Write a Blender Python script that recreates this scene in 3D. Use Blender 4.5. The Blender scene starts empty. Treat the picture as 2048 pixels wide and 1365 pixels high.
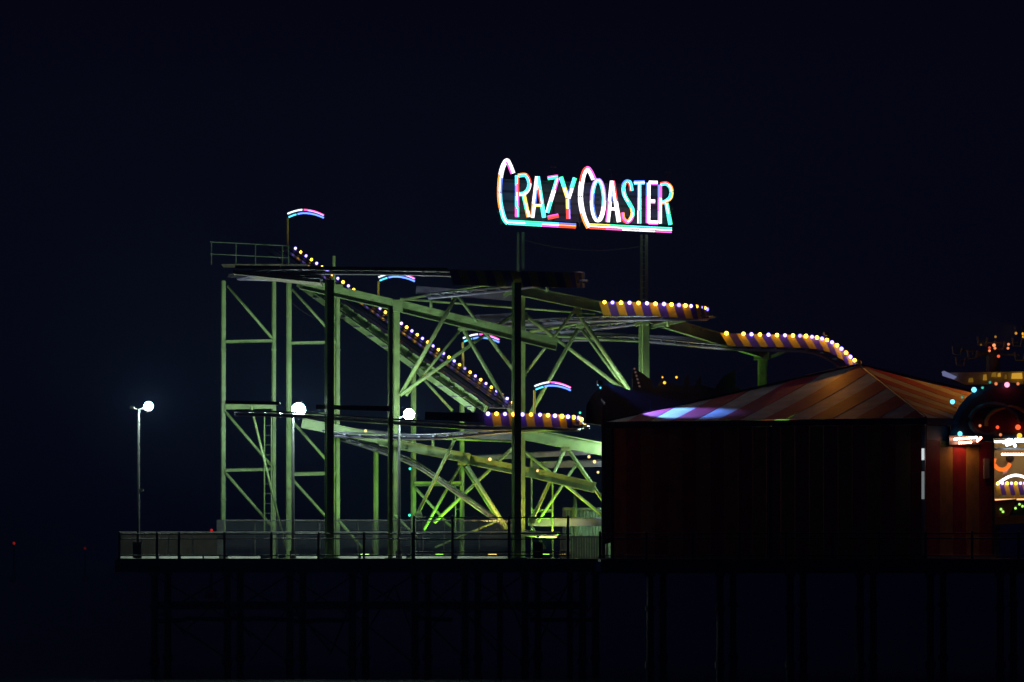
import bpy, math, random
from mathutils import Vector, Matrix

random.seed(7)
SC = bpy.context.scene
COL = SC.collection
rad = math.radians

# ------------------------------------------------------------------ camera, sky, exposure
D = 300.0                      # metres from the camera to the seaward face of the pier
PPM = 44.0                     # photograph pixels per metre on that face
FPX = PPM * D                  # focal length in photograph pixels (2048 wide)
HORIZON = 1100.0               # horizon row in the photograph
CAM = Vector((0.0, -D, 5.8))
PITCH = math.atan((HORIZON - 682.5) / FPX)
cam_data = bpy.data.cameras.new('camera')
cam_data.sensor_width = 36.0
cam_data.lens = FPX * 36.0 / 2048.0
cam_data.clip_start = 1.0
cam_data.clip_end = 20000.0
cam = bpy.data.objects.new('camera', cam_data)
COL.objects.link(cam)
cam.location = CAM
cam.rotation_euler = (math.pi / 2 + PITCH, 0, 0)
SC.camera = cam

world = bpy.data.worlds.new('World')
SC.world = world
world.use_nodes = True
wn = world.node_tree
wbg = wn.nodes['Background']
wbg.inputs['Color'].default_value = (0.22, 0.24, 0.92, 1)      # clear moonless night sky, even all round
wbg.inputs['Strength'].default_value = 0.0064

SC.view_settings.view_transform = 'Standard'
SC.view_settings.look = 'None'
SC.view_settings.exposure = 0.0
SC.view_settings.gamma = 1.0
SC.render.engine = 'CYCLES'
SC.cycles.use_denoising = True
SC.cycles.max_bounces = 5
SC.cycles.diffuse_bounces = 3
SC.cycles.glossy_bounces = 3
SC.cycles.sample_clamp_indirect = 6.0
SC.cycles.use_light_tree = True

DECK = 5.4                     # deck height above the water

# ------------------------------------------------------------------ helpers
_R = Matrix.Rotation(PITCH, 3, 'X')
def W(x, y, Y):
    """photograph pixel -> point on the vertical plane at depth Y"""
    d = _R @ Vector(((x - 1024.0) / FPX, 1.0, (682.5 - y) / FPX))
    t = (Y - CAM.y) / d.y
    return CAM + d * t
def XW(x, Y):
    return W(x, 1000, Y).x
def S(px, Y=0.0):
    return px / PPM * (D + Y) / D

ORG = {}
class MB:
    def __init__(self):
        self.v = []; self.f = []
    def add(self, vs, fs):
        n = len(self.v)
        self.v += [Vector(p) for p in vs]
        self.f += [tuple(i + n for i in f) for f in fs]
        return self
    def frame(self, p0, p1, up=Vector((0, 0, 1))):
        d = (Vector(p1) - Vector(p0)).normalized()
        s = d.cross(up)
        if s.length < 1e-4:
            s = d.cross(Vector((0, 1, 0)))
        s.normalize()
        return d, s, s.cross(d).normalized()
    def bar(self, p0, p1, w, h, yaw=0.0, up=Vector((0, 0, 1))):
        """box from p0 to p1: w along the horizontal cross axis, h along the other"""
        p0 = Vector(p0); p1 = Vector(p1)
        d, s, u = self.frame(p0, p1, up)
        if yaw:
            r = Matrix.Rotation(yaw, 3, d); s = r @ s; u = r @ u
        vs = []
        for p in (p0, p1):
            for a, b in ((-1, -1), (1, -1), (1, 1), (-1, 1)):
                vs.append(p + s * (a * w / 2) + u * (b * h / 2))
        return self.add(vs, [(3, 2, 1, 0), (4, 5, 6, 7), (0, 1, 5, 4), (1, 2, 6, 5), (2, 3, 7, 6), (3, 0, 4, 7)])
    def box(self, c, sx, sy, sz, rz=0.0):
        c = Vector(c); r = Matrix.Rotation(rz, 3, 'Z')
        vs = [c + r @ Vector((x * sx / 2, y * sy / 2, z * sz / 2)) for z in (-1, 1) for x, y in ((-1, -1), (1, -1), (1, 1), (-1, 1))]
        return self.add(vs, [(3, 2, 1, 0), (4, 5, 6, 7), (0, 1, 5, 4), (1, 2, 6, 5), (2, 3, 7, 6), (3, 0, 4, 7)])
    def ibeam(self, p0, p1, w, h, yaw=0.0, t=0.16):
        """H/I section: w flange width, h depth"""
        p0 = Vector(p0); p1 = Vector(p1)
        d, s, u = self.frame(p0, p1)
        if yaw:
            r = Matrix.Rotation(yaw, 3, d); s = r @ s; u = r @ u
        tt = h * t * 0.5
        self._b(p0 + u * (h / 2 - tt / 2), p1 + u * (h / 2 - tt / 2), s, u, w, tt)
        self._b(p0 - u * (h / 2 - tt / 2), p1 - u * (h / 2 - tt / 2), s, u, w, tt)
        self._b(p0, p1, s, u, w * 0.16, h - 2 * tt - 0.004)
        return self
    def _b(self, p0, p1, s, u, w, h):
        vs = []
        for p in (p0, p1):
            for a, b in ((-1, -1), (1, -1), (1, 1), (-1, 1)):
                vs.append(p + s * (a * w / 2) + u * (b * h / 2))
        self.add(vs, [(3, 2, 1, 0), (4, 5, 6, 7), (0, 1, 5, 4), (1, 2, 6, 5), (2, 3, 7, 6), (3, 0, 4, 7)])
    def tube(self, pts, r, n=8, r1=None):
        pts = [Vector(p) for p in pts]
        m = len(pts); base = len(self.v)
        for i, p in enumerate(pts):
            a = pts[max(i - 1, 0)]; b = pts[min(i + 1, m - 1)]
            d, s, u = self.frame(a, b)
            rr = r if r1 is None else r + (r1 - r) * i / (m - 1)
            for k in range(n):
                t = 2 * math.pi * k / n
                self.v.append(p + s * (rr * math.cos(t)) + u * (rr * math.sin(t)))
        for i in range(m - 1):
            for k in range(n):
                a = base + i * n + k; b = base + i * n + (k + 1) % n
                self.f.append((a, b, b + n, a + n))
        self.f.append(tuple(base + k for k in reversed(range(n))))
        self.f.append(tuple(base + (m - 1) * n + k for k in range(n)))
        return self
    def prism(self, poly, off):
        """closed polygon extruded by vector off"""
        poly = [Vector(p) for p in poly]; off = Vector(off); n = len(poly)
        fs = [tuple(reversed(range(n))), tuple(range(n, 2 * n))]
        for i in range(n):
            j = (i + 1) % n
            fs.append((i, j, n + j, n + i))
        return self.add(poly + [p + off for p in poly], fs)
    def ball(self, c, r, seg=10, rings=6, sz=1.0):
        c = Vector(c); base = len(self.v)
        self.v.append(c + Vector((0, 0, r * sz)))
        for i in range(1, rings):
            a = math.pi * i / rings
            for k in range(seg):
                t = 2 * math.pi * k / seg
                self.v.append(c + Vector((r * math.sin(a) * math.cos(t), r * math.sin(a) * math.sin(t), r * sz * math.cos(a))))
        self.v.append(c - Vector((0, 0, r * sz)))
        last = len(self.v) - 1
        for k in range(seg):
            self.f.append((base, base + 1 + k, base + 1 + (k + 1) % seg))
        for i in range(rings - 2):
            for k in range(seg):
                a = base + 1 + i * seg + k; b = base + 1 + i * seg + (k + 1) % seg
                self.f.append((a, a + seg, b + seg, b))
        for k in range(seg):
            a = base + 1 + (rings - 2) * seg
            self.f.append((last, a + (k + 1) % seg, a + k))
        return self
    def mesh(self, name, org=Vector((0, 0, 0)), smooth=False):
        me = bpy.data.meshes.new(name)
        me.from_pydata([tuple(p - org) for p in self.v], [], self.f)
        if smooth:
            me.polygons.foreach_set('use_smooth', [True] * len(me.polygons))
        me.update()
        return me
    def build(self, name, m, parent=None, smooth=False):
        org = ORG[parent] if parent else Vector((0, 0, 0))
        me = self.mesh(name, org, smooth)
        me.materials.append(m)
        o = bpy.data.objects.new(name, me)
        COL.objects.link(o)
        o.parent = parent
        ORG[o] = org
        return o

def thing(name, loc, label, cat, group=None):
    o = bpy.data.objects.new(name, None)
    o.empty_display_size = 0.3
    COL.objects.link(o)
    o.location = loc
    ORG[o] = Vector(loc)
    tag(o, label, cat, group)
    return o
def tag(o, label, cat, group=None):
    o['label'] = label; o['category'] = cat
    if group: o['group'] = group
    return o
def structure(o):
    o['kind'] = 'structure'; return o
def inst(name, me, parent, loc, rot=None):
    o = bpy.data.objects.new(name, me)
    COL.objects.link(o)
    o.parent = parent
    if rot is None:
        o.location = Vector(loc) - ORG[parent]
    else:
        m = rot.to_4x4(); m.translation = Vector(loc) - ORG[parent]
        o.matrix_local = m
    ORG[o] = Vector(loc)
    return o
def catmull(pts, per=8):
    pts = [Vector(p) for p in pts]; out = []
    for i in range(len(pts) - 1):
        p0 = pts[max(i - 1, 0)]; p1 = pts[i]; p2 = pts[i + 1]; p3 = pts[min(i + 2, len(pts) - 1)]
        for k in range(per):
            t = k / per
            out.append(0.5 * ((2 * p1) + (p2 - p0) * t + (2 * p0 - 5 * p1 + 4 * p2 - p3) * t * t + (3 * p1 - p0 - 3 * p2 + p3) * t ** 3))
    out.append(pts[-1])
    return out
def resample(pts, step):
    out = [pts[0].copy()]; acc = 0.0
    for a, b in zip(pts, pts[1:]):
        L = (b - a).length
        while L > 1e-9 and acc + L >= step:
            a = a + (b - a) * ((step - acc) / L); L = (b - a).length; acc = 0.0
            out.append(a.copy())
        acc += L
    return out

# ------------------------------------------------------------------ materials
def paint(name, col, rough=0.45, metal=0.0, var=0.25, scale=3.0, rust=None, bump=0.0, spec=0.5):
    m = bpy.data.materials.new(name); m.use_nodes = True
    nt = m.node_tree; b = nt.nodes['Principled BSDF']
    b.inputs['Roughness'].default_value = rough; b.inputs['Metallic'].default_value = metal
    b.inputs['Specular IOR Level'].default_value = spec
    tc = nt.nodes.new('ShaderNodeTexCoord')
    nz = nt.nodes.new('ShaderNodeTexNoise'); nz.inputs['Scale'].default_value = scale; nz.inputs['Detail'].default_value = 6
    nt.links.new(tc.outputs['Object'], nz.inputs['Vector'])
    r = nt.nodes.new('ShaderNodeValToRGB')
    r.color_ramp.elements[0].position = 0.3; r.color_ramp.elements[1].position = 0.72
    r.color_ramp.elements[0].color = tuple(c * (1 - var) for c in col) + (1,)
    r.color_ramp.elements[1].color = tuple(min(1, c * (1 + var * 0.5)) for c in col) + (1,)
    nt.links.new(nz.outputs['Fac'], r.inputs['Fac'])
    out = r.outputs['Color']
    if rust:
        n2 = nt.nodes.new('ShaderNodeTexNoise'); n2.inputs['Scale'].default_value = scale * 2.3; n2.inputs['Detail'].default_value = 8
        nt.links.new(tc.outputs['Object'], n2.inputs['Vector'])
        r2 = nt.nodes.new('ShaderNodeValToRGB')
        r2.color_ramp.elements[0].position = 0.60; r2.color_ramp.elements[1].position = 0.72
        nt.links.new(n2.outputs['Fac'], r2.inputs['Fac'])
        mx = nt.nodes.new('ShaderNodeMix'); mx.data_type = 'RGBA'
        mx.inputs[7].default_value = rust + (1,)
        nt.links.new(r2.outputs['Color'], mx.inputs[0]); nt.links.new(out, mx.inputs[6])
        out = mx.outputs[2]
    nt.links.new(out, b.inputs['Base Color'])
    if bump:
        bp = nt.nodes.new('ShaderNodeBump'); bp.inputs['Strength'].default_value = bump
        nt.links.new(nz.outputs['Fac'], bp.inputs['Height']); nt.links.new(bp.outputs['Normal'], b.inputs['Normal'])
    return m
_em = {}
def glow(col, strength):
    k = (tuple(round(c, 3) for c in col), strength)
    if k not in _em:
        m = bpy.data.materials.new('lit_lamp'); m.use_nodes = True
        nt = m.node_tree; nt.nodes.remove(nt.nodes['Principled BSDF'])
        e = nt.nodes.new('ShaderNodeEmission'); e.inputs['Color'].default_value = tuple(col) + (1,); e.inputs['Strength'].default_value = strength
        nt.links.new(e.outputs[0], nt.nodes['Material Output'].inputs['Surface'])
        _em[k] = m
    return _em[k]

M = {}
M['steel'] = paint('pale_green_paint', (0.215, 0.315, 0.115), 0.5, 0, 0.34, 1.6, rust=(0.16, 0.13, 0.06))
M['yellow_pole'] = paint('yellow_paint', (0.62, 0.45, 0.06), 0.45, 0, 0.2, 4)
M['rail'] = paint('track_steel', (0.12, 0.115, 0.16), 0.32, 0.6, 0.3, 5)
M['track_deck'] = paint('purple_track_paint', (0.14, 0.12, 0.22), 0.35, 0.1, 0.3, 3)
M['tie'] = paint('tie_paint', (0.30, 0.29, 0.40), 0.25, 0.4, 0.25, 5)
M['dark_panel'] = paint('dark_panel_paint', (0.035, 0.032, 0.045), 0.6, 0, 0.3, 2)
M['st_yellow'] = paint('stripe_yellow', (0.62, 0.42, 0.03), 0.4, 0, 0.2, 3)
M['st_purple'] = paint('stripe_purple', (0.10, 0.05, 0.30), 0.4, 0, 0.25, 3)
M['galv'] = paint('galvanised', (0.22, 0.23, 0.23), 0.5, 0.3, 0.3, 6)
M['mesh'] = paint('fence_wire', (0.30, 0.32, 0.31), 0.55, 0.2, 0.3, 4)
M['black'] = paint('black_iron', (0.02, 0.02, 0.022), 0.5, 0.2, 0.3, 4)
M['plank'] = paint('weathered_plank', (0.17, 0.15, 0.12), 0.8, 0, 0.4, 3, bump=0.3)
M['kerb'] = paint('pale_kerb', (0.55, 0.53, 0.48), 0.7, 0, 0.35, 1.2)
M['fascia'] = paint('dark_timber', (0.05, 0.045, 0.04), 0.8, 0, 0.4, 2, bump=0.4)
M['pile'] = paint('pile_iron', (0.10, 0.10, 0.085), 0.75, 0.1, 0.5, 2.5, rust=(0.07, 0.04, 0.025), bump=0.5)
M['red'] = paint('red_canvas', (0.55, 0.045, 0.03), 0.55, 0, 0.25, 2)
M['orange'] = paint('yellow_canvas', (0.72, 0.42, 0.07), 0.55, 0, 0.25, 2)
M['cream'] = paint('cream_canvas', (0.68, 0.60, 0.42), 0.55, 0, 0.25, 2)
M['white'] = paint('white_paint', (0.75, 0.75, 0.74), 0.4, 0, 0.15, 3)
M['red_pvc'] = paint('red_pvc_canvas', (0.46, 0.015, 0.05), 0.62, 0, 0.3, 1.3, bump=0.25)
M['white_pvc'] = paint('white_pvc_canvas', (0.58, 0.56, 0.55), 0.62, 0, 0.3, 1.3, bump=0.25)
M['cont'] = paint('container_paint', (0.33, 0.50, 0.28), 0.5, 0, 0.3, 3, rust=(0.18, 0.12, 0.06))
M['brown'] = paint('brown_boards', (0.085, 0.07, 0.05), 0.7, 0, 0.4, 3)
M['scenery'] = paint('dark_scenery', (0.012, 0.011, 0.010), 0.6, 0, 0.4, 2)
M['navy'] = paint('navy_board', (0.03, 0.05, 0.11), 0.5, 0, 0.3, 2)
M['wine'] = paint('wine_board', (0.16, 0.02, 0.03), 0.5, 0, 0.3, 2)
M['shaded_steel'] = paint('shaded_green_paint', (0.10, 0.15, 0.10), 0.5, 0, 0.3, 3)  # steel green darkened: dim light on sign posts and handrails put into the colour
M['pole'] = paint('grey_pole_paint', (0.05, 0.05, 0.052), 0.6, 0.0, 0.3, 4)
M['tan'] = paint('tan_panel', (0.50, 0.40, 0.15), 0.6, 0, 0.3, 1.2)
M['grey'] = paint('grey_paint', (0.16, 0.16, 0.19), 0.5, 0.1, 0.3, 4)

# ------------------------------------------------------------------ sea and pier
def make_water():
    m = bpy.data.materials.new('sea_water'); m.use_nodes = True
    nt = m.node_tree; b = nt.nodes['Principled BSDF']
    b.inputs['Base Color'].default_value = (0.004, 0.007, 0.012, 1)
    b.inputs['Roughness'].default_value = 0.22; b.inputs['IOR'].default_value = 1.33
    tc = nt.nodes.new('ShaderNodeTexCoord')
    mp = nt.nodes.new('ShaderNodeMapping'); mp.inputs['Scale'].default_value = (0.35, 0.8, 1)
    nz = nt.nodes.new('ShaderNodeTexNoise'); nz.inputs['Scale'].default_value = 1.0; nz.inputs['Detail'].default_value = 7
    nt.links.new(tc.outputs['Object'], mp.inputs['Vector']); nt.links.new(mp.outputs['Vector'], nz.inputs['Vector'])
    bp = nt.nodes.new('ShaderNodeBump'); bp.inputs['Strength'].default_value = 0.6; bp.inputs['Distance'].default_value = 0.12
    nt.links.new(nz.outputs['Fac'], bp.inputs['Height']); nt.links.new(bp.outputs['Normal'], b.inputs['Normal'])
    return m
w = MB().add([(-9000, -400, 0), (9000, -400, 0), (9000, 18000, 0), (-9000, 18000, 0)], [(0, 1, 2, 3)])
structure(w.build('sea_water', make_water()))

xl = XW(235, 0); xr = XW(2400, 0); xs = XW(1196, 0)
dk = MB()
dk.prism([(xl, 0, DECK - 0.14), (xs, 0, DECK - 0.14), (xs, -9, DECK - 0.14), (xr, -9, DECK - 0.14), (xr, 42, DECK - 0.14), (xl, 42, DECK - 0.14)], (0, 0, 0.10))
deck = structure(dk.build('pier_deck', M['plank']))
# planks of the promenade strip, running along the pier
for i in range(22):
    y0 = 0.02 + i * 0.27
    MB().box(((xl + xs) / 2, y0 + 0.13, DECK - 0.02), xs - xl, 0.25, 0.04).build('plank', M['plank'], deck)
MB().box(((xs + xr) / 2, -4.5, DECK - 0.02), xr - xs, 9, 0.035).build('boarding', M['plank'], deck)
MB().bar((xl, -0.06, DECK - 0.34), (xs - 0.1, -0.06, DECK - 0.34), 0.10, 0.56).build('edge_fascia', M['fascia'], deck)
MB().bar((xs, -9.06, DECK - 0.34), (xr, -9.06, DECK - 0.34), 0.10, 0.56).build('edge_fascia', M['fascia'], deck)
MB().bar((xl - 0.06, 0, DECK - 0.34), (xl - 0.06, 42, DECK - 0.34), 0.10, 0.56).build('edge_fascia', M['fascia'], deck)
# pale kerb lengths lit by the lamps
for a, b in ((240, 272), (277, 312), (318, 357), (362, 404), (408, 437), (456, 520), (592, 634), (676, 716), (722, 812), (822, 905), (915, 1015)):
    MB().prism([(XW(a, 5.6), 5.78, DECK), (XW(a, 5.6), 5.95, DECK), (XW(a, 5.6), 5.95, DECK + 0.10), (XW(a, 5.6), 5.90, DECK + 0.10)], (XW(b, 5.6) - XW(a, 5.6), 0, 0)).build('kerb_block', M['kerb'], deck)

# piles under the pier
def pile(x, Y, label, k):
    X = XW(x, Y)
    t = thing('pier_pile', (X, Y, -1.5), label, 'pile', 'piles under the pier')
    sh = MB().tube([(X, Y, -1.5), (X, Y, 2.3), (X, Y, DECK - 0.62)], 0.17, 10, 0.15).build('shaft', M['pile'], t, True)
    MB().tube([(X, Y, 3.1), (X, Y, 3.32)], 0.23, 10).build('collar', M['pile'], t)
    MB().tube([(X, Y, 0.55), (X, Y, 0.85)], 0.24, 10).build('collar', M['pile'], t)
    MB().box((X, Y, DECK - 0.70), 0.46, 0.46, 0.14).build('cap', M['pile'], t)
    return t
npile = 0
row_words = {1.5: 'front', 12.0: 'middle'}
pxs = [310, 455, 580, 705, 830, 930, 1050, 1165, 1300, 1440, 1580, 1720, 1860, 2000]
for Y in (1.5, 12.0):
    for i, x in enumerate(pxs):
        Yp = Y if x < 1190 else (Y - 9 if Y < 5 else Y)
        ordw = ['leftmost', 'second', 'third', 'fourth', 'fifth', 'sixth', 'seventh', 'eighth', 'ninth', 'tenth', 'eleventh', 'twelfth', 'thirteenth', 'last'][i]
        side = ' from the left' if 0 < i < 13 else ''
        pile(x + (0 if Y < 5 else 26), Yp, f'dark iron pier pile, {ordw}{side} in the {row_words[Y]} row', i)
for j, (Y, zz, lab) in enumerate(((1.5, 3.2, 'long dark girder tying the front pier piles together'), (12.0, 3.25, 'long pale-edged girder tying the middle pier piles together'))):
    g = thing('pile_girder', (0, Y, zz), lab, 'girder', 'girders under the pier')
    for a, b in zip(pxs[:8], pxs[1:8]):
        MB().ibeam((XW(a, Y) + 0.2, Y - 0.32, zz), (XW(b, Y) - 0.2, Y - 0.32, zz), 0.16, 0.22).build('girder_length', M['pile'], g)
    for k, (a, b) in enumerate(zip(pxs[:8], pxs[1:8])):
        if (k + j) % 2 == 0:
            MB().tube([(XW(a, Y), Y - 0.28, zz + 1.4), (XW(b, Y), Y - 0.28, zz - 0.5)], 0.035, 6).build('brace_rod', M['pile'], g)
            MB().tube([(XW(b, Y), Y - 0.36, zz + 1.4), (XW(a, Y), Y - 0.36, zz - 0.5)], 0.035, 6).build('brace_rod', M['pile'], g)
        else:
            MB().tube([(XW(a, Y), Y - 0.28, zz - 0.3), (XW(b, Y), Y - 0.28, zz - 2.6)], 0.035, 6).build('brace_rod', M['pile'], g)

for Y, zz, lab in ((6.5, 2.55, 'irregular lattice of thin cross braces under the left half of the pier'),):
    g = thing('brace_lattice', (XW(300, Y), Y, zz), lab, 'bracing')
    xs_ = [310, 372, 455, 500, 580, 660, 705, 790, 830, 905, 1000, 1060, 1140, 1190]
    for a, b in zip(xs_, xs_[1:]):
        z0 = zz + random.uniform(0.6, 1.9); z1_ = zz - random.uniform(0.4, 2.2)
        if random.random() < 0.5: z0, z1_ = z1_, z0
        MB().tube([(XW(a, Y), Y, z0), (XW(b, Y), Y + random.uniform(-1, 1), z1_)], random.uniform(0.025, 0.05), 6).build('brace_rod', M['pile'], g)
        if random.random() < 0.6:
            MB().ibeam((XW(a, Y), Y, zz + random.uniform(-0.1, 0.1)), (XW(b, Y), Y, zz), 0.14, 0.2).build('girder_length', M['pile'], g)
    for x in xs_[::2]:
        MB().tube([(XW(x, Y), Y, -1.0), (XW(x, Y), Y, DECK - 0.2)], random.uniform(0.09, 0.14), 8).build('post', M['pile'], g)
# ------------------------------------------------------------------ railings and fences
def railing(x0, x1, Y, posts, heights, label, mat='black', tube_r=0.03):
    p0 = XW(x0, Y)
    t = thing('pier_railing', (p0, Y, DECK), label, 'railing')
    for h in heights:
        MB().tube([(XW(x0, Y), Y, DECK + h), (XW(x1, Y), Y, DECK + h)], tube_r, 8).build('rail', M[mat], t)
    for x in posts:
        MB().box((XW(x, Y), Y, DECK + max(heights) / 2), 0.11, 0.09, max(heights)).build('post', M[mat], t)
        MB().ball((XW(x, Y), Y, DECK + max(heights) + 0.05), 0.06, 8, 5).build('post_cap', M[mat], t)
    return t
railing(237, 846, 0.3, [239, 314, 358, 449, 543, 637, 728, 825], [0.14, 0.90, 1.12], 'black iron pier railing along the front edge under the left lamp post')
railing(826, 1142, 0.5, [828, 905, 1018, 1136], [0.14, 0.30, 0.88, 1.13, 1.86], 'taller black railing in front of the coaster base beside the green container')
railing(1200, 2130, -8.7, [1200 + 93 * i for i in range(11)], [0.14, 0.90, 1.12], 'black railing along the edge before the striped pavilion')
# windbreak with a pale top rail at the left
wb = thing('windbreak', (XW(240, 6), 6.2, DECK), 'low grey windbreak with pale top rail behind the left lamp post', 'windbreak')
MB().tube([(XW(238, 6.2), 6.2, DECK + 1.2), (XW(1118, 6.2), 6.2, DECK + 1.2)], 0.035, 8).build('top_rail', M['galv'], wb)
for i in range(4):
    a = 240 + i * 49; b = a + 47
    MB().bar((XW(a, 6.2), 6.2, DECK + 0.62), (XW(b, 6.2), 6.2, DECK + 0.62), 0.03, 0.98).build('panel', M['brown'], wb)
    MB().box((XW(a, 6.2), 6.26, DECK + 0.6), 0.07, 0.07, 1.2).build('post', M['galv'], wb)
# security fence of welded wire panels
sf = thing('mesh_fence', (XW(437, 6.4), 6.4, DECK), 'tall grey wire mesh fence around the coaster base', 'fence')
fx = [437, 510, 553, 588, 639, 716, 745, 800, 846, 888, 958, 1022]
for i, (a, b) in enumerate(zip(fx, fx[1:])):
    xa, xb = XW(a, 6.4), XW(b, 6.4)
    MB().box((xa, 6.44, DECK + 0.88), 0.07, 0.07, 1.76).build('post', M['galv'], sf)
    mb = MB(); n = max(3, int((xb - xa) / 0.055))
    for k in range(1, n):
        x = xa + (xb - xa) * k / n
        mb.box((x, 6.4, DECK + 0.9), 0.011, 0.011, 1.62)
    for k in range(18):
        mb.box(((xa + xb) / 2, 6.388, DECK + 0.12 + k * 0.094), xb - xa - 0.06, 0.011, 0.011)
    mm = mb.build('wire_mesh', M['mesh'], sf); mm['kind'] = 'stuff'
MB().tube([(XW(437, 6.4), 6.4, DECK + 1.76), (XW(1022, 6.4), 6.4, DECK + 1.76)], 0.025, 8).build('top_rail', M['galv'], sf)
MB().box((XW(441, 6.3), 6.3, DECK + 0.9), 0.34, 0.12, 1.78).build('gate_post', M['galv'], sf)

# ------------------------------------------------------------------ lamp posts
def lamp_post(xp, xh, yh, Y, rg, label, strength, two=True):
    X = XW(xp, Y); h = W(xh, yh, Y)
    t = thing('lamp_post', (X, Y, DECK), label, 'lamp post', 'pier lamp posts')
    top = h.z - 0.12
    MB().tube([(X, Y, DECK), (X, Y, DECK + 1.2), (X, Y, top)], 0.095, 12, 0.055).build('pole', M['pole'], t, True)
    MB().tube([(X, Y, DECK), (X, Y, DECK + 0.35)], 0.15, 12).build('base', M['black'], t)
    arm = MB().tube([(X, Y, top - 0.05), (X + (h.x - X) * 0.5, Y, top + 0.02), (h.x, Y, h.z - rg - 0.02)], 0.035, 8).build('arm', M['galv'], t)
    if two:
        MB().tube([(X, Y, top - 0.05), (X - 0.2, Y, top), (X - 0.28, Y, top + 0.02)], 0.03, 8).build('arm', M['galv'], t)
        MB().prism([(X - 0.42, Y - 0.12, top), (X - 0.2, Y - 0.12, top), (X - 0.2, Y - 0.12, top + 0.1), (X - 0.36, Y - 0.12, top + 0.14)], (0, 0.24, 0)).build('unlit_lamp_head', M['galv'], t)
    MB().tube([(h.x, Y, h.z - rg - 0.06), (h.x, Y, h.z - rg * 0.86)], rg * 0.5, 12).build('globe_socket', M['pole'], t)
    g = MB().ball(h, rg, 20, 12).build('globe', glow((0.74, 1.0, 0.90), strength), t, True)
    return t
lamp_post(277, 297, 813, 5.0, 0.20, 'thin grey lamp post with one lit lamp at the left pier end', 560)
MB_ = MB()
t = lamp_post(586, 597, 820, 5.0, 0.31, 'brightest lamp post before the left coaster tower', 370, False)
t = lamp_post(798, 818, 829, 5.0, 0.25, 'bright lamp post between the two ladder towers', 350, False)
t = lamp_post(1243, 1250, 872, 9.2, 0.29, 'lamp post hidden behind the striped pavilion', 320, False)
lp = [o for o in COL.objects if o.name == 'lamp_post'][0]
MB().prism([W(279, 983, 4.9), W(287, 983, 4.9), W(287, 978, 4.9), W(279, 977, 4.9)], (0, 0.16, 0)).build('camera_box', M['white'], lp)
# bins / cabinets at the front edge
for x, lab in ((275, 'small dark cabinet at the foot of the left lamp post'), (1077, 'small dark cabinet before the green floodlit coaster base')):
    c = thing('cabinet', (XW(x, 1), 1.0, DECK), lab, 'cabinet', 'cabinets on the deck')
    MB().box((XW(x, 1), 1.0, DECK + 0.36), 0.40, 0.35, 0.66).build('body', M['black'], c)
    MB().box((XW(x, 1), 1.0, DECK + 0.72), 0.46, 0.41, 0.05).build('lid', M['black'], c)
    MB().box((XW(x, 1) + 0.13, 0.815, DECK + 0.4), 0.03, 0.02, 0.12).build('handle', M['galv'], c)

# ------------------------------------------------------------------ the coaster
rc = thing('roller_coaster', (XW(800, 8), 8.0, DECK), 'pale green steel wild mouse roller coaster with striped hairpin tracks', 'roller coaster')
def col(x, ytop, Y, w, yaw=0.5, ybot=None, kind='column', depth=None, mat='steel'):
    p1 = W(x, ytop, Y)
    z0 = DECK if ybot is None else W(x, ybot, Y).z
    X = p1.x
    ww = S(w, Y)
    o = MB().ibeam((X, Y, z0), (X, Y, p1.z), ww * 0.82, (depth or ww * 0.95), yaw).build(kind, M[mat], rc)
    if ybot is None:
        MB().box((X, Y, DECK + 0.02), ww * 1.9, ww * 1.9, 0.04, yaw).build('base_plate', M['steel'], o)
    return o
def bar(x0, y0, Y0, x1, y1, Y1, w, kind='brace', tube=True, depth=None):
    a = W(x0, y0, Y0); b = W(x1, y1, Y1); ww = S(w, (Y0 + Y1) / 2)
    if tube:
        return MB().tube([a, b], ww / 2, 10).build(kind, M['steel'], rc, True)
    return MB().ibeam(a, b, depth or ww * 0.6, ww).build(kind, M['steel'], rc)

def rungs(x0, x1, y0, y1, step, Y, parent, r=0.012):
    y = y0
    while y < y1:
        MB().tube([W(x0, y, Y), W(x1, y, Y)], r, 6).build('rung', M['steel'], parent)
        y += step

# unlit front columns with their climbing irons
for x, yt, Y, wd in ((659, 560, 1.2, 18), (781, 612, 1.6, 10), (1033, 566, 1.2, 18)):
    c = col(x, yt, Y, wd, 0.28, depth=S(wd) * 0.9)
    rungs(x - wd / 2 - 3, x - wd / 2 + 2, yt + 40, 1090, 16, Y - 0.02, c)
# lit columns
col(447, 562, 12, 9, 0.3); col(548, 556, 12, 8, 0.3); col(578, 566, 12, 10, 0.3)
col(668, 512, 12.6, 6, 0.2); col(676, 575, 12, 8, 0.2)
col(792, 622, 9, 14, 0.35)
c5 = col(1046, 562, 9, 9, 0.2)
c6 = col(1288, 612, 10.5, 18, 0.5)
col(1525, 690, 15.5, 20, 0.2, depth=S(20, 13) * 0.8)
col(752, 903, 13, 8); col(827, 728, 13, 9); col(924, 728, 13, 8)
col(1063, 905, 12, 3.0); col(1105, 962, 12, 3.0); col(1150, 960, 14, 7)
# sign posts continuing above the columns
col(1046, 465, 8.9, 6, 0.2, ybot=566, kind='sign_post', mat='shaded_steel'); col(1036, 465, 9.6, 5, 0.2, ybot=566, kind='sign_post', mat='shaded_steel')
sp = col(1283, 470, 10.6, 5, 0.2, ybot=614, kind='sign_post', mat='shaded_steel'); sp2 = col(1293, 470, 10.4, 6, 0.2, ybot=614, kind='sign_post', mat='shaded_steel')
rungs(1283, 1293, 480, 610, 12, 10.5, sp, 0.016)
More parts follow.
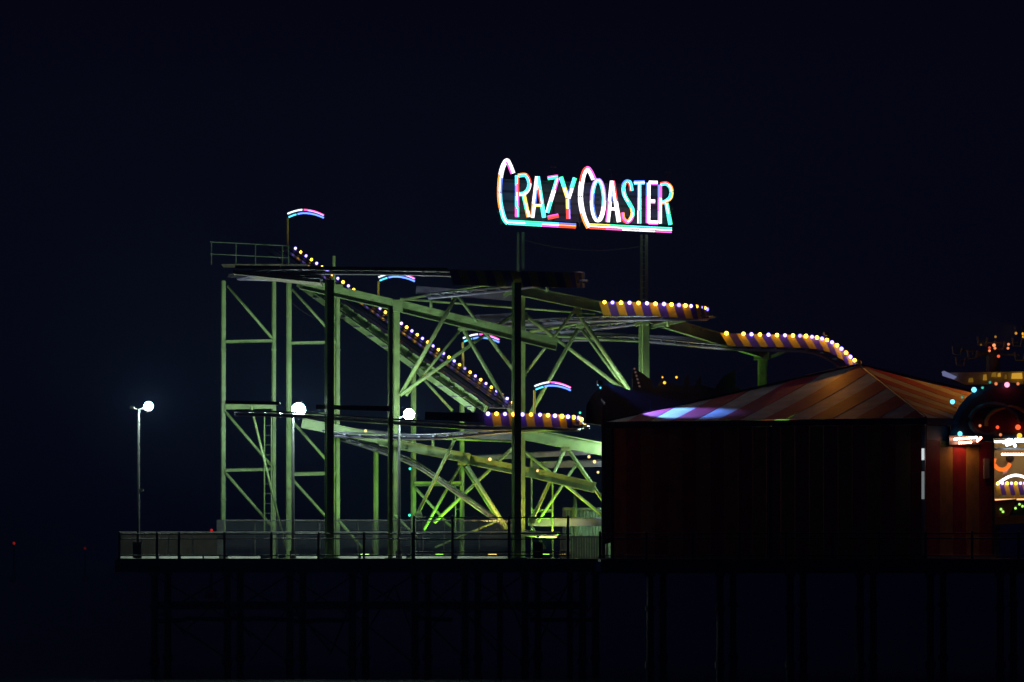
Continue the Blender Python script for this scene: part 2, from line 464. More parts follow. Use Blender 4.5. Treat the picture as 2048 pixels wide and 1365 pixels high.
# brackets at the column heads
MB().box(W(1523, 706, 15.2), S(32), 0.5, S(30)).build('column_head', M['steel'], rc)
MB().box(W(1286, 640, 10.2), S(24), 0.5, S(22)).build('column_head', M['steel'], rc)
MB().box(W(795, 612, 8.6), S(22), 0.5, S(24)).build('column_head', M['steel'], rc)
MB().box(W(676, 580, 11.4), S(20), 0.5, S(22)).build('column_head', M['steel'], rc)
MB().box(W(1046, 690, 8.6), S(10), 0.5, S(26)).build('beam_bracket', M['steel'], rc)

# left ladder tower
for y, wd in ((683, 6), (813, 11), (940, 6)):
    bar(451, y + 1, 11.8, 545, y - 1, 11.8, wd, 'cross_beam', False)
for y, wd in ((686, 6), (830, 7), (948, 7)):
    bar(582, y + 1, 11.8, 672, y - 1, 11.8, wd, 'cross_beam', False)
for a in ((455, 572, 545, 678), (451, 824, 546, 936), (451, 946, 546, 1056), (584, 578, 668, 672), (584, 842, 668, 938), (582, 956, 668, 1052), (676, 1040, 728, 1100)):
    bar(a[0], a[1], 11.9, a[2], a[3], 11.9, 6, 'brace')
bar(502, 812, 8, 572, 1098, 7.4, 4.5, 'stay_pipe')
def ladder(xa, xb, y0, y1, step, Y):
    t = MB().bar(W(xa, y0, Y), W(xa, y1, Y), 0.07, 0.05).build('ladder', M['steel'], rc)
    MB().bar(W(xb, y0, Y), W(xb, y1, Y), 0.05, 0.05).build('stile', M['steel'], t)
    rungs(xa, xb, y0 + 9, y1, step, Y, t)
    return t
ladder(529, 543, 823, 1070, 19.5, 11.5)
ladder(911, 922, 972, 1062, 19, 12.6)
bar(911, 1062, 12.6, 922, 1074, 12.6, 4, 'brace')
# middle tower under the lift hill
for y, wd in ((733, 10), (968, 9)):
    bar(829, y, 12.8, 922, y, 12.8, wd, 'cross_beam', False)
bar(832, 742, 12.8, 905, 822, 12.8, 6); bar(830, 976, 12.8, 922, 1076, 12.8, 6)
bar(1064, 1022, 11.8, 1104, 1022, 11.8, 6, 'cross_beam', False)

UP = Vector((0, 0, 1))
# main sloping beams
bar(604, 568, 9.6, 800, 613, 8.6, 23, 'main_beam', False); bar(800, 613, 8.6, 1114, 690, 8.0, 24, 'main_beam', False)
bar(958, 558, 8.4, 1020, 577, 8.6, 20, 'main_beam', False); bar(1020, 577, 8.6, 1288, 632, 10.2, 22, 'main_beam', False)
bar(1288, 632, 10.2, 1528, 706, 15.2, 23, 'main_beam', False)
bar(604, 846, 10.4, 770, 880, 10, 20, 'main_beam', False); bar(760, 882, 9.6, 940, 918, 9.4, 20, 'main_beam', False)
bar(938, 920, 9.8, 1060, 946, 9.8, 20, 'main_beam', False); bar(1056, 944, 9.6, 1190, 976, 9.8, 21, 'main_beam', False)
bar(1050, 868, 10.6, 1230, 904, 10.8, 26, 'main_beam', False)
bar(1008, 592, 8.2, 1048, 566, 8.0, 8, 'brace', False)
bar(1270, 652, 9.6, 1300, 626, 9.4, 7, 'brace', False)
bar(1298, 656, 10.6, 1400, 632, 9.0, 8, 'brace', False)
bar(1538, 716, 15.2, 1604, 690, 13.0, 7, 'brace', False)
# raking tubes
for a in ((915, 588, 7.6, 800, 792, 8.4, 8), (1040, 620, 9.4, 802, 790, 8.2, 7), (925, 656, 8.6, 812, 792, 8.8, 5.5),
          (916, 592, 7.8, 1032, 748, 9.4, 7), (925, 656, 8.4, 1026, 832, 9.2, 8), (1150, 620, 9.2, 1050, 748, 9.2, 6),
          (1156, 626, 9.6, 1258, 780, 10.4, 9), (1160, 650, 11.5, 1062, 826, 11, 8), (1050, 630, 11.2, 1246, 780, 11.8, 8),
          (1160, 654, 11.8, 1252, 782, 12, 6),
          (915, 868, 8.4, 832, 1034, 8.2, 7), (924, 926, 11.5, 848, 1060, 11.4, 6), (926, 930, 11.6, 1008, 1060, 11.4, 6),
          (934, 932, 9.2, 1014, 1058, 9.2, 8.5), (1030, 892, 11, 868, 1046, 11, 7), (1130, 898, 10.2, 1062, 1046, 9.6, 7.5),
          (1134, 896, 10.2, 1208, 1004, 10, 8), (1152, 930, 11.6, 1076, 1044, 11.5, 6), (1050, 904, 11.8, 1208, 1034, 11.8, 6.5),
          (790, 1030, 8.8, 836, 1078, 8.4, 5), (870, 1096, 9, 1000, 1040, 9.4, 4.5), (1060, 1046, 10, 1090, 1098, 10, 5)):
    bar(a[0], a[1], a[2], a[3], a[4], a[5], a[6])
# gusset plates where the raking tubes meet
for x, y, Y, a, h in ((915, 588, 7.5, 20, 16), (925, 656, 8.3, 20, 14), (1046, 746, 9.0, 16, 20), (1154, 622, 9.1, 24, 14), (1160, 652, 11.3, 18, 12), (925, 925, 11.3, 22, 14), (1132, 896, 10.0, 22, 14), (1050, 632, 9.0, 16, 16), (1064, 1040, 9.4, 18, 16), (838, 1030, 8.1, 16, 16)):
    g_ = MB().prism([W(x - a / 2, y + h / 3, Y), W(x - a / 4, y - h / 2, Y), W(x + a / 4, y - h / 2, Y), W(x + a / 2, y + h / 3, Y), W(x, y + h / 2, Y)], (0, 0.03, 0)).build('gusset_plate', M['steel'], rc)
    for dx in (-a / 4, 0, a / 4):
        MB().tube([W(x + dx, y, Y - 0.03), W(x + dx, y, Y)], 0.03, 6).build('bolt', M['rail'], g_)
# flange joints and cables on the main columns
for x, Y in ((447, 12), (548, 12), (578, 12), (676, 12), (792, 9), (1046, 9)):
    for y in (700, 860, 1000):
        MB().box(W(x, y, Y), 0.34 if x in (792,) else 0.26, 0.26, 0.05).build('flange_joint', M['steel'], rc)
for a in ((676, 590, 12, 792, 640, 9), (792, 660, 9, 827, 735, 13), (1046, 480, 9, 1288, 492, 10.4), (578, 600, 12, 676, 640, 12)):
    p0 = W(a[0], a[1], a[2]); p1 = W(a[3], a[4], a[5])
    MB().tube([p0 + (p1 - p0) * (k / 8) - UP * (1.0 - (k / 4 - 1) ** 2) * 0.35 for k in range(9)], 0.014, 5).build('cable', M['black'], rc)
# long chords under the upper level tracks
bar(800, 598, 13.5, 1190, 628, 13.5, 5, 'chord'); bar(806, 600, 13, 990, 567, 12, 5, 'chord')
bar(1060, 664, 12.2, 1240, 634, 11.5, 6, 'chord'); bar(1040, 668, 14, 1440, 694, 14.5, 5, 'chord')
bar(800, 874, 12.6, 1040, 884, 12.6, 5, 'chord'); bar(905, 592, 13.2, 905, 600, 13.2, 5, 'hanger')
for x, y0, y1, Y in ((862, 594, 622, 10), (866, 878, 896, 10), (1000, 658, 668, 10), (1094, 566, 584, 6), (1336, 634, 654, 10)):
    bar(x, y0, Y, x, y1, Y, 6, 'hanger')

# bulbs
BULB = {}
def bulb_mesh(key, colr, r, strength):
    k = (key, r)
    if k not in BULB:
        me = MB().ball((0, 0, 0), r, 8, 6).mesh('bulb', smooth=True)
        me.materials.append(glow(colr, strength)); BULB[k] = me
    return BULB[k]
WARM = (1.0, 0.50, 0.035); COOL = (0.30, 0.22, 1.0)
def bulbs(parent, pts, r=0.085, start=0, warm=13, cool=8):
    for i, p in enumerate(pts):
        k = random.choice((1.0, 1.0, 1.0, 1.15, 0.8, 0.8, 0.45, 1.0))
        rr = r * random.choice((1.0, 1.0, 1.08, 0.94))
        if (i + start) % 2 == 0:
            inst('bulb', bulb_mesh('w%.2f' % k, WARM, rr, warm * k), parent, p)
        else:
            inst('bulb', bulb_mesh('c%.2f' % k, COOL, rr, cool * k), parent, p)

TIE = MB().box((0, 0, 0), 1.0, 0.10, 0.06).mesh('tie'); TIE.materials.append(M['tie'])
def track(pts, per=8, gauge=0.86, tie_step=0.75, ties=True, label=None, deck=False):
    """rails on cross ties with a spine along world points"""
    path = resample(catmull(pts, per), 0.35)
    L, Rr = [], []
    for i, p in enumerate(path):
        d = path[min(i + 1, len(path) - 1)] - path[max(i - 1, 0)]
        s = Vector((d.y, -d.x, 0))
        s = s.normalized() if s.length > 1e-5 else Vector((1, 0, 0))
        L.append(p - s * gauge / 2); Rr.append(p + s * gauge / 2)
    t = MB().tube([p - Vector((0, 0, 0.16)) for p in path], 0.09, 8).build('track', M['track_deck'], rc, True)
    if label: t['label'] = label
    MB().tube(L, 0.045, 6).build('running_rail', M['rail'], t, True)
    MB().tube(Rr, 0.045, 6).build('running_rail', M['rail'], t, True)
    if ties:
        k = max(1, int(round(tie_step / 0.35)))
        for i in range(0, len(path), k):
            d = (Rr[i] - L[i]).normalized(); f = (path[min(i + 1, len(path) - 1)] - path[max(i - 1, 0)]).normalized()
            u = d.cross(f).normalized()
            rot = Matrix((d, f, u)).transposed()
            inst('tie', TIE, t, path[i] - Vector((0, 0, 0.09)), rot)
    return t, path, L, Rr

def striped_guard(t, top, height, step, lit_from=None, slant=0.35, first=0, lean=0.0):
    """alternating slanted yellow and purple boards below a line of points"""
    pts = resample(top, step)
    for i in range(len(pts) - 1):
        a, b = pts[i], pts[i + 1]
        d = (b - a); n = Vector((d.y, -d.x, 0)).normalized() * 0.035
        sl = d * slant * (height / max(d.length, 1e-3)) * 0.9
        dn = Vector((0, 0, -height))
        MB().prism([a, b, b + dn + sl, a + dn + sl], n).build('guard_board', M['st_yellow'] if (i + first) % 2 == 0 else M['st_purple'], t)
    return pts
def plain_guard(t, a, b, h):
    MB().bar(a - Vector((0, 0, h / 2)), b - Vector((0, 0, h / 2)), 0.05, h).build('guard_panel', M['dark_panel'], t)

UP = Vector((0, 0, 1))
# top level: front straight, right hairpin, back
def halfturn(cx, y0, Yc, rx_px, rY, n=9, y1=None):
    out = []
    for k in range(n):
        a = -math.pi / 2 + math.pi * k / (n - 1)
        y = y0 + ((y1 or y0) - y0) * k / (n - 1)
        out.append(W(cx + rx_px * math.cos(a), y, Yc + rY * math.sin(a)))
    return out
p = [W(640, 556, 6.0), W(560, 553, 6.2), W(500, 551, 5.6), W(476, 550, 4), W(500, 545, 2.6), W(560, 540, 2.2), W(760, 540, 2.2), W(960, 546, 2.2), W(1080, 556, 2.2)] + halfturn(1090, 562, 4.2, 66, 2.0)[1:] + [W(1000, 575, 6.2), W(850, 590, 7.2)]
t1, path, L, Rr = track(p, 6, label='upper front track, its striped hairpin unlit')
gp = catmull([W(898, 541, 1.5), W(1000, 543, 1.5), W(1090, 545, 1.6)] + halfturn(1096, 546, 4.2, 72, 2.7)[1:-2], 6)
striped_guard(t1, gp, S(30), 0.40, first=1)
MB().tube([q + UP * 0.03 for q in gp], 0.02, 6).build('trim_rail', M['rail'], t1)
for a, b in ((470, 560), (562, 648), (650, 740), (742, 830), (832, 896)):
    plain_guard(t1, W(a, 531 + (a - 470) * 0.012, 1.5), W(b, 531 + (b - 470) * 0.012, 1.5), S(7))
MB().prism([W(466, 540, 2), W(640, 560, 2), W(640, 566, 2), W(466, 548, 2)], (0, 4, 0)).build('service_platform', M['plank'], t1)

# level two hairpin with lit bulbs
p = [W(930, 652, 13), W(1080, 640, 11.5), W(1200, 634, 9.2), W(1320, 632, 8.6)] + halfturn(1345, 632, 10.6, 68, 2.0)[1:] + [W(1240, 646, 13), W(1100, 658, 14), W(940, 650, 14.6)]
t2, path, L, Rr = track(p, 6, label='second hairpin track edged with lit bulbs')
gp = catmull([W(1198, 604, 8.2), W(1260, 604.5, 7.9), W(1330, 607, 7.8)] + halfturn(1345, 609, 10.4, 72, 2.6, y1=616)[1:6], 6)
striped_guard(t2, gp, S(28), 0.39)
bx = [(1209, 604), (1225, 604.5), (1242, 605), (1259, 605), (1277, 605.5), (1294, 606), (1311, 607), (1328, 607.5), (1343, 608.5), (1358, 609.5), (1371, 610.5), (1382, 611.5), (1393, 612.5), (1402, 614), (1409, 615.5), (1414, 618)]
bulbs(t2, [W(x, y + 1, 7.55 if x < 1345 else 7.5 + ((x - 1345) / 72) ** 2 * 2.2) for x, y in bx], 0.088)
# level three: run off to the right and down the drop
p = [W(1040, 676, 15), W(1250, 674, 14.6), W(1440, 690, 13), W(1560, 694, 12.2), W(1620, 698, 12.2), W(1665, 716, 12.6), W(1704, 758, 13.2), W(1740, 830, 14)]
t3, path, L, Rr = track(p, 8, label='outer track with striped guard dropping behind the pavilion roof')
top3 = [(1440, 666), (1470, 667.5), (1500, 668.5), (1540, 669.5), (1580, 670.5), (1612, 672), (1640, 675.5), (1660, 682), (1680, 693), (1700, 711), (1722, 733)]
gp = catmull([W(x, y, 11.3 + max(0, (x - 1600) / 120)) for x, y in top3], 5)
striped_guard(t3, gp, S(26), 0.385, slant=0.7)
bx = [(1453, 667), (1487, 668), (1503, 669), (1520, 669.5), (1537, 670), (1554, 670.5), (1570, 671), (1586, 671.5), (1600, 672), (1612, 672.5), (1624, 674), (1634, 675.5), (1644, 677.5), (1654, 680.5), (1664, 685), (1674, 691), (1683, 698), (1692, 706), (1701, 714), (1709, 721), (1717, 728)]
for i, (x, y) in enumerate(bx):
    q = W(x, y, 11.05 + max(0, (x - 1600) / 120))
    bulbs(t3, [q], 0.088, 0 if i == 0 else i + 1)
# inner (far) edge of level two/three track decks: long flat boards seen edge on
for a in ((832, 580, 14, 1040, 596, 14, 16), (1050, 650, 15, 1290, 640, 15, 20), (1120, 668, 15.2, 1440, 684, 15, 14), (930, 640, 15, 1040, 634, 15, 18)):
    MB().bar(W(a[0], a[1], a[2]), W(a[3], a[4], a[5]), 0.06, S(a[6])).build('side_board', M['track_deck'], t3)
# low front run with the lit hairpin
p = [W(470, 822, 3), W(600, 826, 2.6), W(800, 840, 2.4), W(960, 850, 2.4), W(1080, 850, 2.4)] + halfturn(1096, 852, 4.4, 62, 2.0)[1:] + [W(1000, 858, 6.6), W(860, 870, 7.4), W(700, 866, 8), W(640, 860, 8.4)]
t4, path, L, Rr = track(p, 6, label='low front track with bulbs and striped hairpin')
gp = catmull([W(966, 826, 1.7), W(1020, 827, 1.6), W(1090, 828, 1.7)] + halfturn(1098, 829, 4.4, 68, 2.7, y1=836)[1:6], 6)
striped_guard(t4, gp, S(26), 0.385, first=1, slant=0.2)
bx = [(976, 827), (993, 827), (1010, 827.5), (1027, 828), (1045, 828.5), (1062, 828.5), (1080, 829), (1096, 830), (1110, 831), (1124, 832), (1136, 833), (1147, 834), (1156, 835), (1163, 838)]
bulbs(t4, [W(x, y + 1, 1.3 if x < 1096 else 1.35 + ((x - 1096) / 68) ** 2 * 2.0) for x, y in bx], 0.088, 1)
for a, b, y, h in ((450, 560, 805, 7), (632, 700, 814, 9), (700, 778, 816, 10), (850, 910, 832, 16), (910, 966, 834, 18)):
    plain_guard(t4, W(a, y - h / 2, 1.5), W(b, y - h / 2 + 2, 1.5), S(h))
# lower decks behind
for a in ((690, 862, 13.4, 830, 876, 13.4, 10), (930, 864, 14, 1036, 876, 14, 22), (945, 918, 13.6, 1210, 904, 13.6, 9), (1060, 932, 14.4, 1210, 928, 14.4, 12), (1056, 1046, 12.4, 1206, 1046, 12.4, 14)):
    b_ = MB().bar(W(a[0], a[1], a[2]), W(a[3], a[4], a[5]), 0.5, S(a[6])).build('side_board', M['track_deck'], t4)
    MB().tube([W(a[0], a[1] - a[6] * 0.6, a[2] - 0.2), W(a[3], a[4] - a[6] * 0.6, a[5] - 0.2)], 0.04, 6).build('running_rail', M['rail'], t4)
# steep drop track with shiny ties
p = [W(680, 872, 12.4), W(740, 890, 11.6), W(830, 925, 10.8), W(920, 985, 10.4), W(1000, 1040, 10.2), W(1050, 1062, 10.4), W(1120, 1066, 11)]
t5, path, L, Rr = track(p, 8, 0.95, 0.62, label='narrow drop track with shiny ties running down to the deck')

for x, y, Y, c, rr2, st_ in ((1160, 826, 2.2, (0.05, 1.0, 0.5), 0.05, 2), (820, 938, 9, (0.05, 1.0, 0.6), 0.06, 2), (819, 1031, 9, (0.05, 1.0, 0.6), 0.06, 2)):
    inst('indicator_lamp', bulb_mesh('ind', c, rr2, st_), rc, W(x, y, Y))
for x, y, Y, rr2, st_ in ((731, 862, 8, 0.07, 2), (980, 919, 9, 0.08, 2.2), (1178, 914, 9, 0.07, 2.4), (1189, 924, 9.4, 0.08, 3), (1170, 850, 5, 0.06, 2), (1086, 858, 5, 0.06, 1.5), (1196, 945, 9.4, 0.06, 1.6), (1075, 942, 9.2, 0.06, 1.2)):
    inst('bulb', bulb_mesh('gold_highlight', (1.0, 0.62, 0.22), rr2, st_), t4, W(x, y, Y))  # glowing balls added for the gold highlights on the lower tracks
# lift hill: rises away to the left
la, lb = W(1030, 812, 8.8), W(584, 496, 18.8)
fwd = (lb - la).normalized()
side = Vector((fwd.y, -fwd.x, 0)).normalized()          # towards the far right edge
if side.x < 0: side = -side
wid = 2.1
nrm = side.cross(fwd).normalized()
if nrm.z < 0: nrm = -nrm
def lift(s, u, h=0.0):
    return la + fwd * s - side * u + nrm * h
LL = (lb - la).length
t6 = MB().add([lift(0, 0.05, -0.12), lift(LL, 0.05, -0.12), lift(LL, 1.75, -0.12), lift(0, 1.75, -0.12), lift(0, 0.05, -0.17), lift(LL, 0.05, -0.17), lift(LL, 1.75, -0.17), lift(0, 1.75, -0.17)],
              [(3, 2, 1, 0), (4, 5, 6, 7), (0, 1, 5, 4), (1, 2, 6, 5), (2, 3, 7, 6), (3, 0, 4, 7)]).build('lift_hill', M['track_deck'], rc)
t6['label'] = 'long inclined lift hill edged with small lit bulbs'
for u in (0.30, 0.42, 1.45):
    MB().tube([lift(0, u), lift(LL, u)], 0.04, 6).build('running_rail', M['rail'], t6)
MB().bar(lift(0, 0.76, -0.07), lift(LL, 0.76, -0.07), 0.12, 0.07).build('chain_trough', M['rail'], t6)
MB().bar(lift(0, 0.0, -0.10), lift(LL, 0.0, -0.10), 0.08, 0.22).build('stringer', M['track_deck'], t6)
MB().bar(lift(0, 1.85, -0.22), lift(LL * 0.83, 1.85, -0.22), 0.10, 0.34).build('stringer', M['steel'], t6)
n = 13
for i in range(n):
    s = LL * 0.80 * (i + 0.5) / n
    c = lift(s, 2.2, -0.36)
    MB().box(c, 0.75, 0.5, 0.05, 0).build('walkway_step', M['grey'], t6)
    MB().bar(lift(s + 0.1, 1.92, -0.1), lift(s + 0.75, 1.94, -0.1), 0.05, 0.22).build('kick_plate', M['steel'], t6)
MB().bar(lift(0.2, 2.4, -0.36), lift(LL * 0.8, 2.4, -0.36), 0.08, 0.26).build('stringer', M['steel'], t6)
for i in range(24):
    s = LL * (i + 0.5) / 24
    MB().bar(lift(s, 0.02, -0.22), lift(s, 1.8, -0.22), 0.09, 0.09).build('cross_tie', M['track_deck'], t6)
NB = 42
for i in range(NB):
    bulbs(t6, [W(1025 - (1025 - 591) * i / (NB - 1), 805 - (805 - 497) * i / (NB - 1), 8.7 + 10.0 * i / (NB - 1))], 0.066, i, 10, 7)
# top platform handrail
pf = MB().box(W(530, 532, 16.2), S(170, 15), 2.4, 0.06).build('top_platform', M['plank'], rc)
for ya, yb in ((484, 492), (508, 516)):
    MB().tube([W(420, ya, 14.8), W(578, yb, 14.8)], 0.028, 8).build('handrail', M['shaded_steel'], pf)
for x in (423, 472, 511, 565, 577):
    MB().tube([W(x, 484 + (x - 420) * 0.05, 14.8), W(x, 530, 14.8)], 0.028, 8).build('handrail_post', M['shaded_steel'], pf)

# ------------------------------------------------------------------ light arches over the lift hill
PINK = (1.0, 0.08, 0.42); BLUE = (0.10, 0.22, 1.0); CYAN = (0.10, 0.72, 1.0); ICE = (0.85, 0.92, 1.0); LILAC = (0.75, 0.45, 1.0)
arch_lab = ['light arch at the top platform of the lift hill', 'light arch above the upper sloping beam', 'light arch half hidden behind the crossing braces', 'light arch just above the lower bulb hairpin']
for i, (x, y, Y, yb) in enumerate(((575, 430, 18.9, 500), (757, 557, 14.9, 622), (926, 679, 11.0, 735), (1069, 775, 7.9, 845))):
    t = thing('light_arch', (W(x, yb, Y)), 'pink and blue LED ' + arch_lab[i], 'light arch', 'light arches along the lift hill')
    MB().tube([W(x, yb, Y), W(x, y + 6, Y)], 0.055, 8).build('pole', M['yellow_pole'], t)
    def arc(a, b, off, n=7):
        out = []
        for k in range(n):
            q = a + (b - a) * k / (n - 1)
            out.append(W(x + 74 * q, y - 2 + off * (1 - 0.35 * q) - 40 * q * (0.82 - q) * 0.85 + (-6 * (q if q < 0.4 else 0.4)), Y))
        return out
    spine = MB().tube([q + Vector((0, 0.05, 0)) for q in arc(0, 1, 3, 12)], 0.05, 6).build('curved_arm', M['black'], t)
    for a, b, off, c, s in ((0.0, 0.40, 0, ICE, 2.2), (0.44, 0.98, 0, PINK, 2.8), (0.03, 0.24, 8, CYAN, 2.2), (0.27, 0.98, 8, BLUE, 3.6)):
        MB().tube(arc(a, b, off), 0.042, 6).build('led_strip', glow(c, s), spine)
    MB().tube([q + Vector((0, -0.03, 0)) for q in arc(0.55, 0.97, 1.5)], 0.022, 6).build('led_strip', glow(LILAC, 2.4), spine)

# ------------------------------------------------------------------ the big sign
sg = thing('illuminated_sign', W(1165, 468, 9.0), 'large multicoloured bulb sign reading CRAZY COASTER', 'sign')
def SP(u, v, dy=0.0):
    x = 920 + u / 4.015; y = 300 + v / 4.015
    return W(x, y, 8.2 + (x - 1000) * 0.006 + dy)
for v in (270, 350, 430, 520):
    MB().bar(SP(300, v - 20, 0.35), SP(1710, v + 40, 0.35), 0.05, 0.12).build('frame_slat', M['dark_panel'], sg)
for u in (330, 560, 750, 960, 1220, 1450, 1670):
    MB().bar(SP(u, 120 + (u - 330) * 0.045 if u in (750, 1220, 1670) else 215 + (u - 330) * 0.04, 0.45), SP(u, 600 + (u - 330) * 0.03, 0.45), 0.09, 0.06).build('frame_upright', M['dark_panel'], sg)
for u in (750, 1220, 1670):
    v = 120 + (u - 330) * 0.045
    MB().bar(SP(u - 22, v, 0.45), SP(u + 22, v, 0.45), 0.05, 0.05).build('spotlight_arm', M['galv'], sg)
M['sign_panel'] = paint('sign_back_panel', (0.16, 0.16, 0.26), 0.5, 0, 0.35, 2)
us = [330, 560, 750, 960, 1220, 1450, 1690]
for u0, u1 in zip(us, us[1:]):
    k0, k1 = (u0 - 330) * 0.04, (u1 - 330) * 0.04
    MB().prism([SP(u0 + 8, 235 + k0, 0.62), SP(u1 - 8, 235 + k1, 0.62), SP(u1 - 8, 560 + k1 * 0.8, 0.62), SP(u0 + 8, 560 + k0 * 0.8, 0.62)], (0, 0.04, 0)).build('back_panel', M['sign_panel'], sg)
RED = (1.0, 0.06, 0.04); ORG_ = (1.0, 0.30, 0.04); GRN = (0.05, 1.0, 0.45); WHT = (1.0, 0.95, 0.98); MAG = (1.0, 0.10, 0.60); YEL = (1.0, 0.66, 0.10); VIO = (0.45, 0.25, 1.0); TEAL = (0.08, 1.0, 0.72)
def smooth2(pts, per=6):
    return [(q.x, q.y) for q in catmull([Vector((a, b, 0)) for a, b in pts], per)]
def cut(pts, n):
    """split a polyline into n equal runs"""
    P = [Vector((a, b)) for a, b in pts]; Ls = [0.0]
    for a, b in zip(P, P[1:]): Ls.append(Ls[-1] + (b - a).length)
    def at(s):
        for i in range(len(P) - 1):
            if s <= Ls[i + 1] + 1e-9:
                k = (s - Ls[i]) / max(Ls[i + 1] - Ls[i], 1e-9); return P[i] + (P[i + 1] - P[i]) * k
        return P[-1]
    T = Ls[-1]; out = []
    for i in range(n):
        a, b = T * i / n, T * (i + 1) / n
        run = [at(a + 1.5 if i else a)] + [P[j] for j in range(len(P)) if a + 2 < Ls[j] < b - 2] + [at(b - 1.5 if i < n - 1 else b)]
        out.append(run)
    return out
def offset(pts, o):
    P = [Vector(p) for p in pts]; out = []
    for i, p in enumerate(P):
        d = P[min(i + 1, len(P) - 1)] - P[max(i - 1, 0)]
        d.normalize(); out.append(p + Vector((-d.y, d.x)) * o)
    return [(q.x, q.y) for q in out]
def stroke(letter, pts, left, mid, right, w=11.5, s=2.8):
    """a letter stroke: three rows of LED strip, each a list of colours run by run"""
    MBK = MB()
    MBK.tube([SP(a, b, 0.09) for a, b in pts], 0.085, 6)
    MBK.build('letter_channel', M['dark_panel'], letter)
    for row, off in ((left, w), (mid, 0.0), (right, -w)):
        if not row: continue
        for run, c in zip(cut(offset(pts, off) if off else pts, len(row)), row):
            if c is None: continue
            MB().tube([SP(q[0], q[1], 0.0 if off else -0.01) for q in run], 0.031 if off else 0.032, 6).build('led_strip', glow(c, s * 0.85 if off else s * 1.25), letter)
def letter():
    o = MB().box(SP(1000, 560, 0.5), 0.02, 0.02, 0.02)
    return o
def letter_part(u, v):
    return MB().box(SP(u, v, 0.42), 0.12, 0.14, 0.12).build('letter', M['dark_panel'], sg)
C1 = smooth2([(425, 190), (402, 130), (376, 88), (346, 132), (327, 205), (318, 300), (320, 400), (334, 480), (356, 555), (385, 590)])
l = letter_part(330, 400); stroke(l, C1, [WHT, WHT, ORG_, ORG_, TEAL], [WHT, WHT, WHT, WHT, WHT], [MAG, WHT, BLUE, CYAN, CYAN], 14)
l['label'] = 'tall letter C with a long underline'
stroke(l, [(388, 582), (930, 612)], [GRN, GRN, TEAL, WHT][::-1] if False else [CYAN, TEAL, MAG, RED], [WHT, TEAL, WHT, ORG_], [TEAL, GRN, CYAN, BLUE], 15)
l = letter_part(458, 400); stroke(l, [(458, 205), (458, 540)], [CYAN, BLUE, CYAN, MAG], [TEAL, MAG, WHT, CYAN, MAG], [RED, RED, MAG, GRN])
stroke(l, smooth2([(466, 208), (528, 205), (556, 262), (546, 318), (515, 350), (475, 356)]), [TEAL, CYAN, CYAN, TEAL], [TEAL, CYAN, TEAL, WHT], [ORG_, RED, WHT, WHT])
stroke(l, [(512, 365), (550, 540)], [TEAL, GRN, ORG_], [YEL, WHT, WHT], [YEL, YEL, WHT])
l = letter_part(625, 400); stroke(l, [(580, 545), (620, 215)], [WHT, BLUE, CYAN], [WHT, WHT, WHT], [ORG_, WHT, WHT])
stroke(l, [(624, 215), (675, 545)], [RED, RED, TEAL], [TEAL, WHT, CYAN], [CYAN, TEAL, TEAL]); stroke(l, [(607, 442), (655, 442)], [YEL], [WHT], None)
l = letter_part(745, 400); stroke(l, [(705, 228), (785, 216)], [GRN], [TEAL], [MAG]); stroke(l, [(783, 230), (700, 505)], [TEAL, WHT, WHT], [WHT, WHT, CYAN], [MAG, WHT, TEAL]); stroke(l, [(705, 545), (790, 528)], [RED], [RED], [MAG])
l = letter_part(866, 400); stroke(l, [(810, 218), (864, 385)], [TEAL, YEL], [TEAL, WHT], [GRN, YEL]); stroke(l, [(922, 226), (870, 390)], [CYAN, BLUE], [TEAL, WHT], [GRN, WHT]); stroke(l, [(866, 395), (870, 555)], [YEL, RED], [WHT, RED], [BLUE, VIO])
C2 = smooth2([(1075, 238), (1050, 182), (1022, 152), (992, 196), (972, 300), (968, 400), (984, 500), (1008, 575), (1034, 625)])
l = letter_part(980, 400); l['label'] = 'second tall letter C with a long underline'
stroke(l, C2, [MAG, RED, WHT, WHT, ORG_], [WHT] * 4, [WHT, WHT, WHT, WHT], 15, 3.0); stroke(l, [(1038, 613), (1700, 646)], [RED, MAG, WHT, WHT, MAG], [WHT] * 4, [YEL, GRN, CYAN, TEAL], 17, 3.0)
l = letter_part(1108, 400); O_ = [(1108 + 48 * math.sin(a * math.pi / 12), 405 - 162 * math.cos(a * math.pi / 12)) for a in range(25)]
stroke(l, O_, [TEAL, WHT, WHT, CYAN] if False else [TEAL, CYAN, WHT, BLUE, BLUE, CYAN], [WHT] * 4, [VIO, WHT, WHT, VIO], 12, 3.0)
l = letter_part(1228, 400); stroke(l, [(1185, 580), (1222, 250)], [WHT, BLUE], [WHT, WHT], [MAG, WHT], 12, 3.0); stroke(l, [(1226, 250), (1276, 580)], [WHT, WHT], [WHT, WHT], [RED, WHT], 12, 3.0); stroke(l, [(1206, 470), (1258, 470)], [WHT], [WHT], None, 12, 3.0)
l = letter_part(1345, 400); stroke(l, smooth2([(1378, 330), (1366, 268), (1338, 255), (1313, 290), (1320, 362), (1358, 430), (1384, 482), (1380, 540), (1345, 578), (1312, 552), (1304, 505)]), [CYAN, BLUE, CYAN, TEAL, YEL, ORG_], [TEAL, TEAL, WHT, CYAN, WHT, MAG], [RED, TEAL, GRN, TEAL, MAG, RED])
l = letter_part(1440, 400); stroke(l, [(1398, 264), (1482, 262)], [CYAN], [WHT], [BLUE]); stroke(l, [(1440, 275), (1440, 592)], [BLUE, VIO, WHT], [WHT, WHT, MAG], [CYAN, TEAL, GRN])
l = letter_part(1512, 400); stroke(l, [(1512, 265), (1510, 588)], [BLUE, MAG, MAG], [WHT] * 3, [WHT] * 3, 13, 3.0)
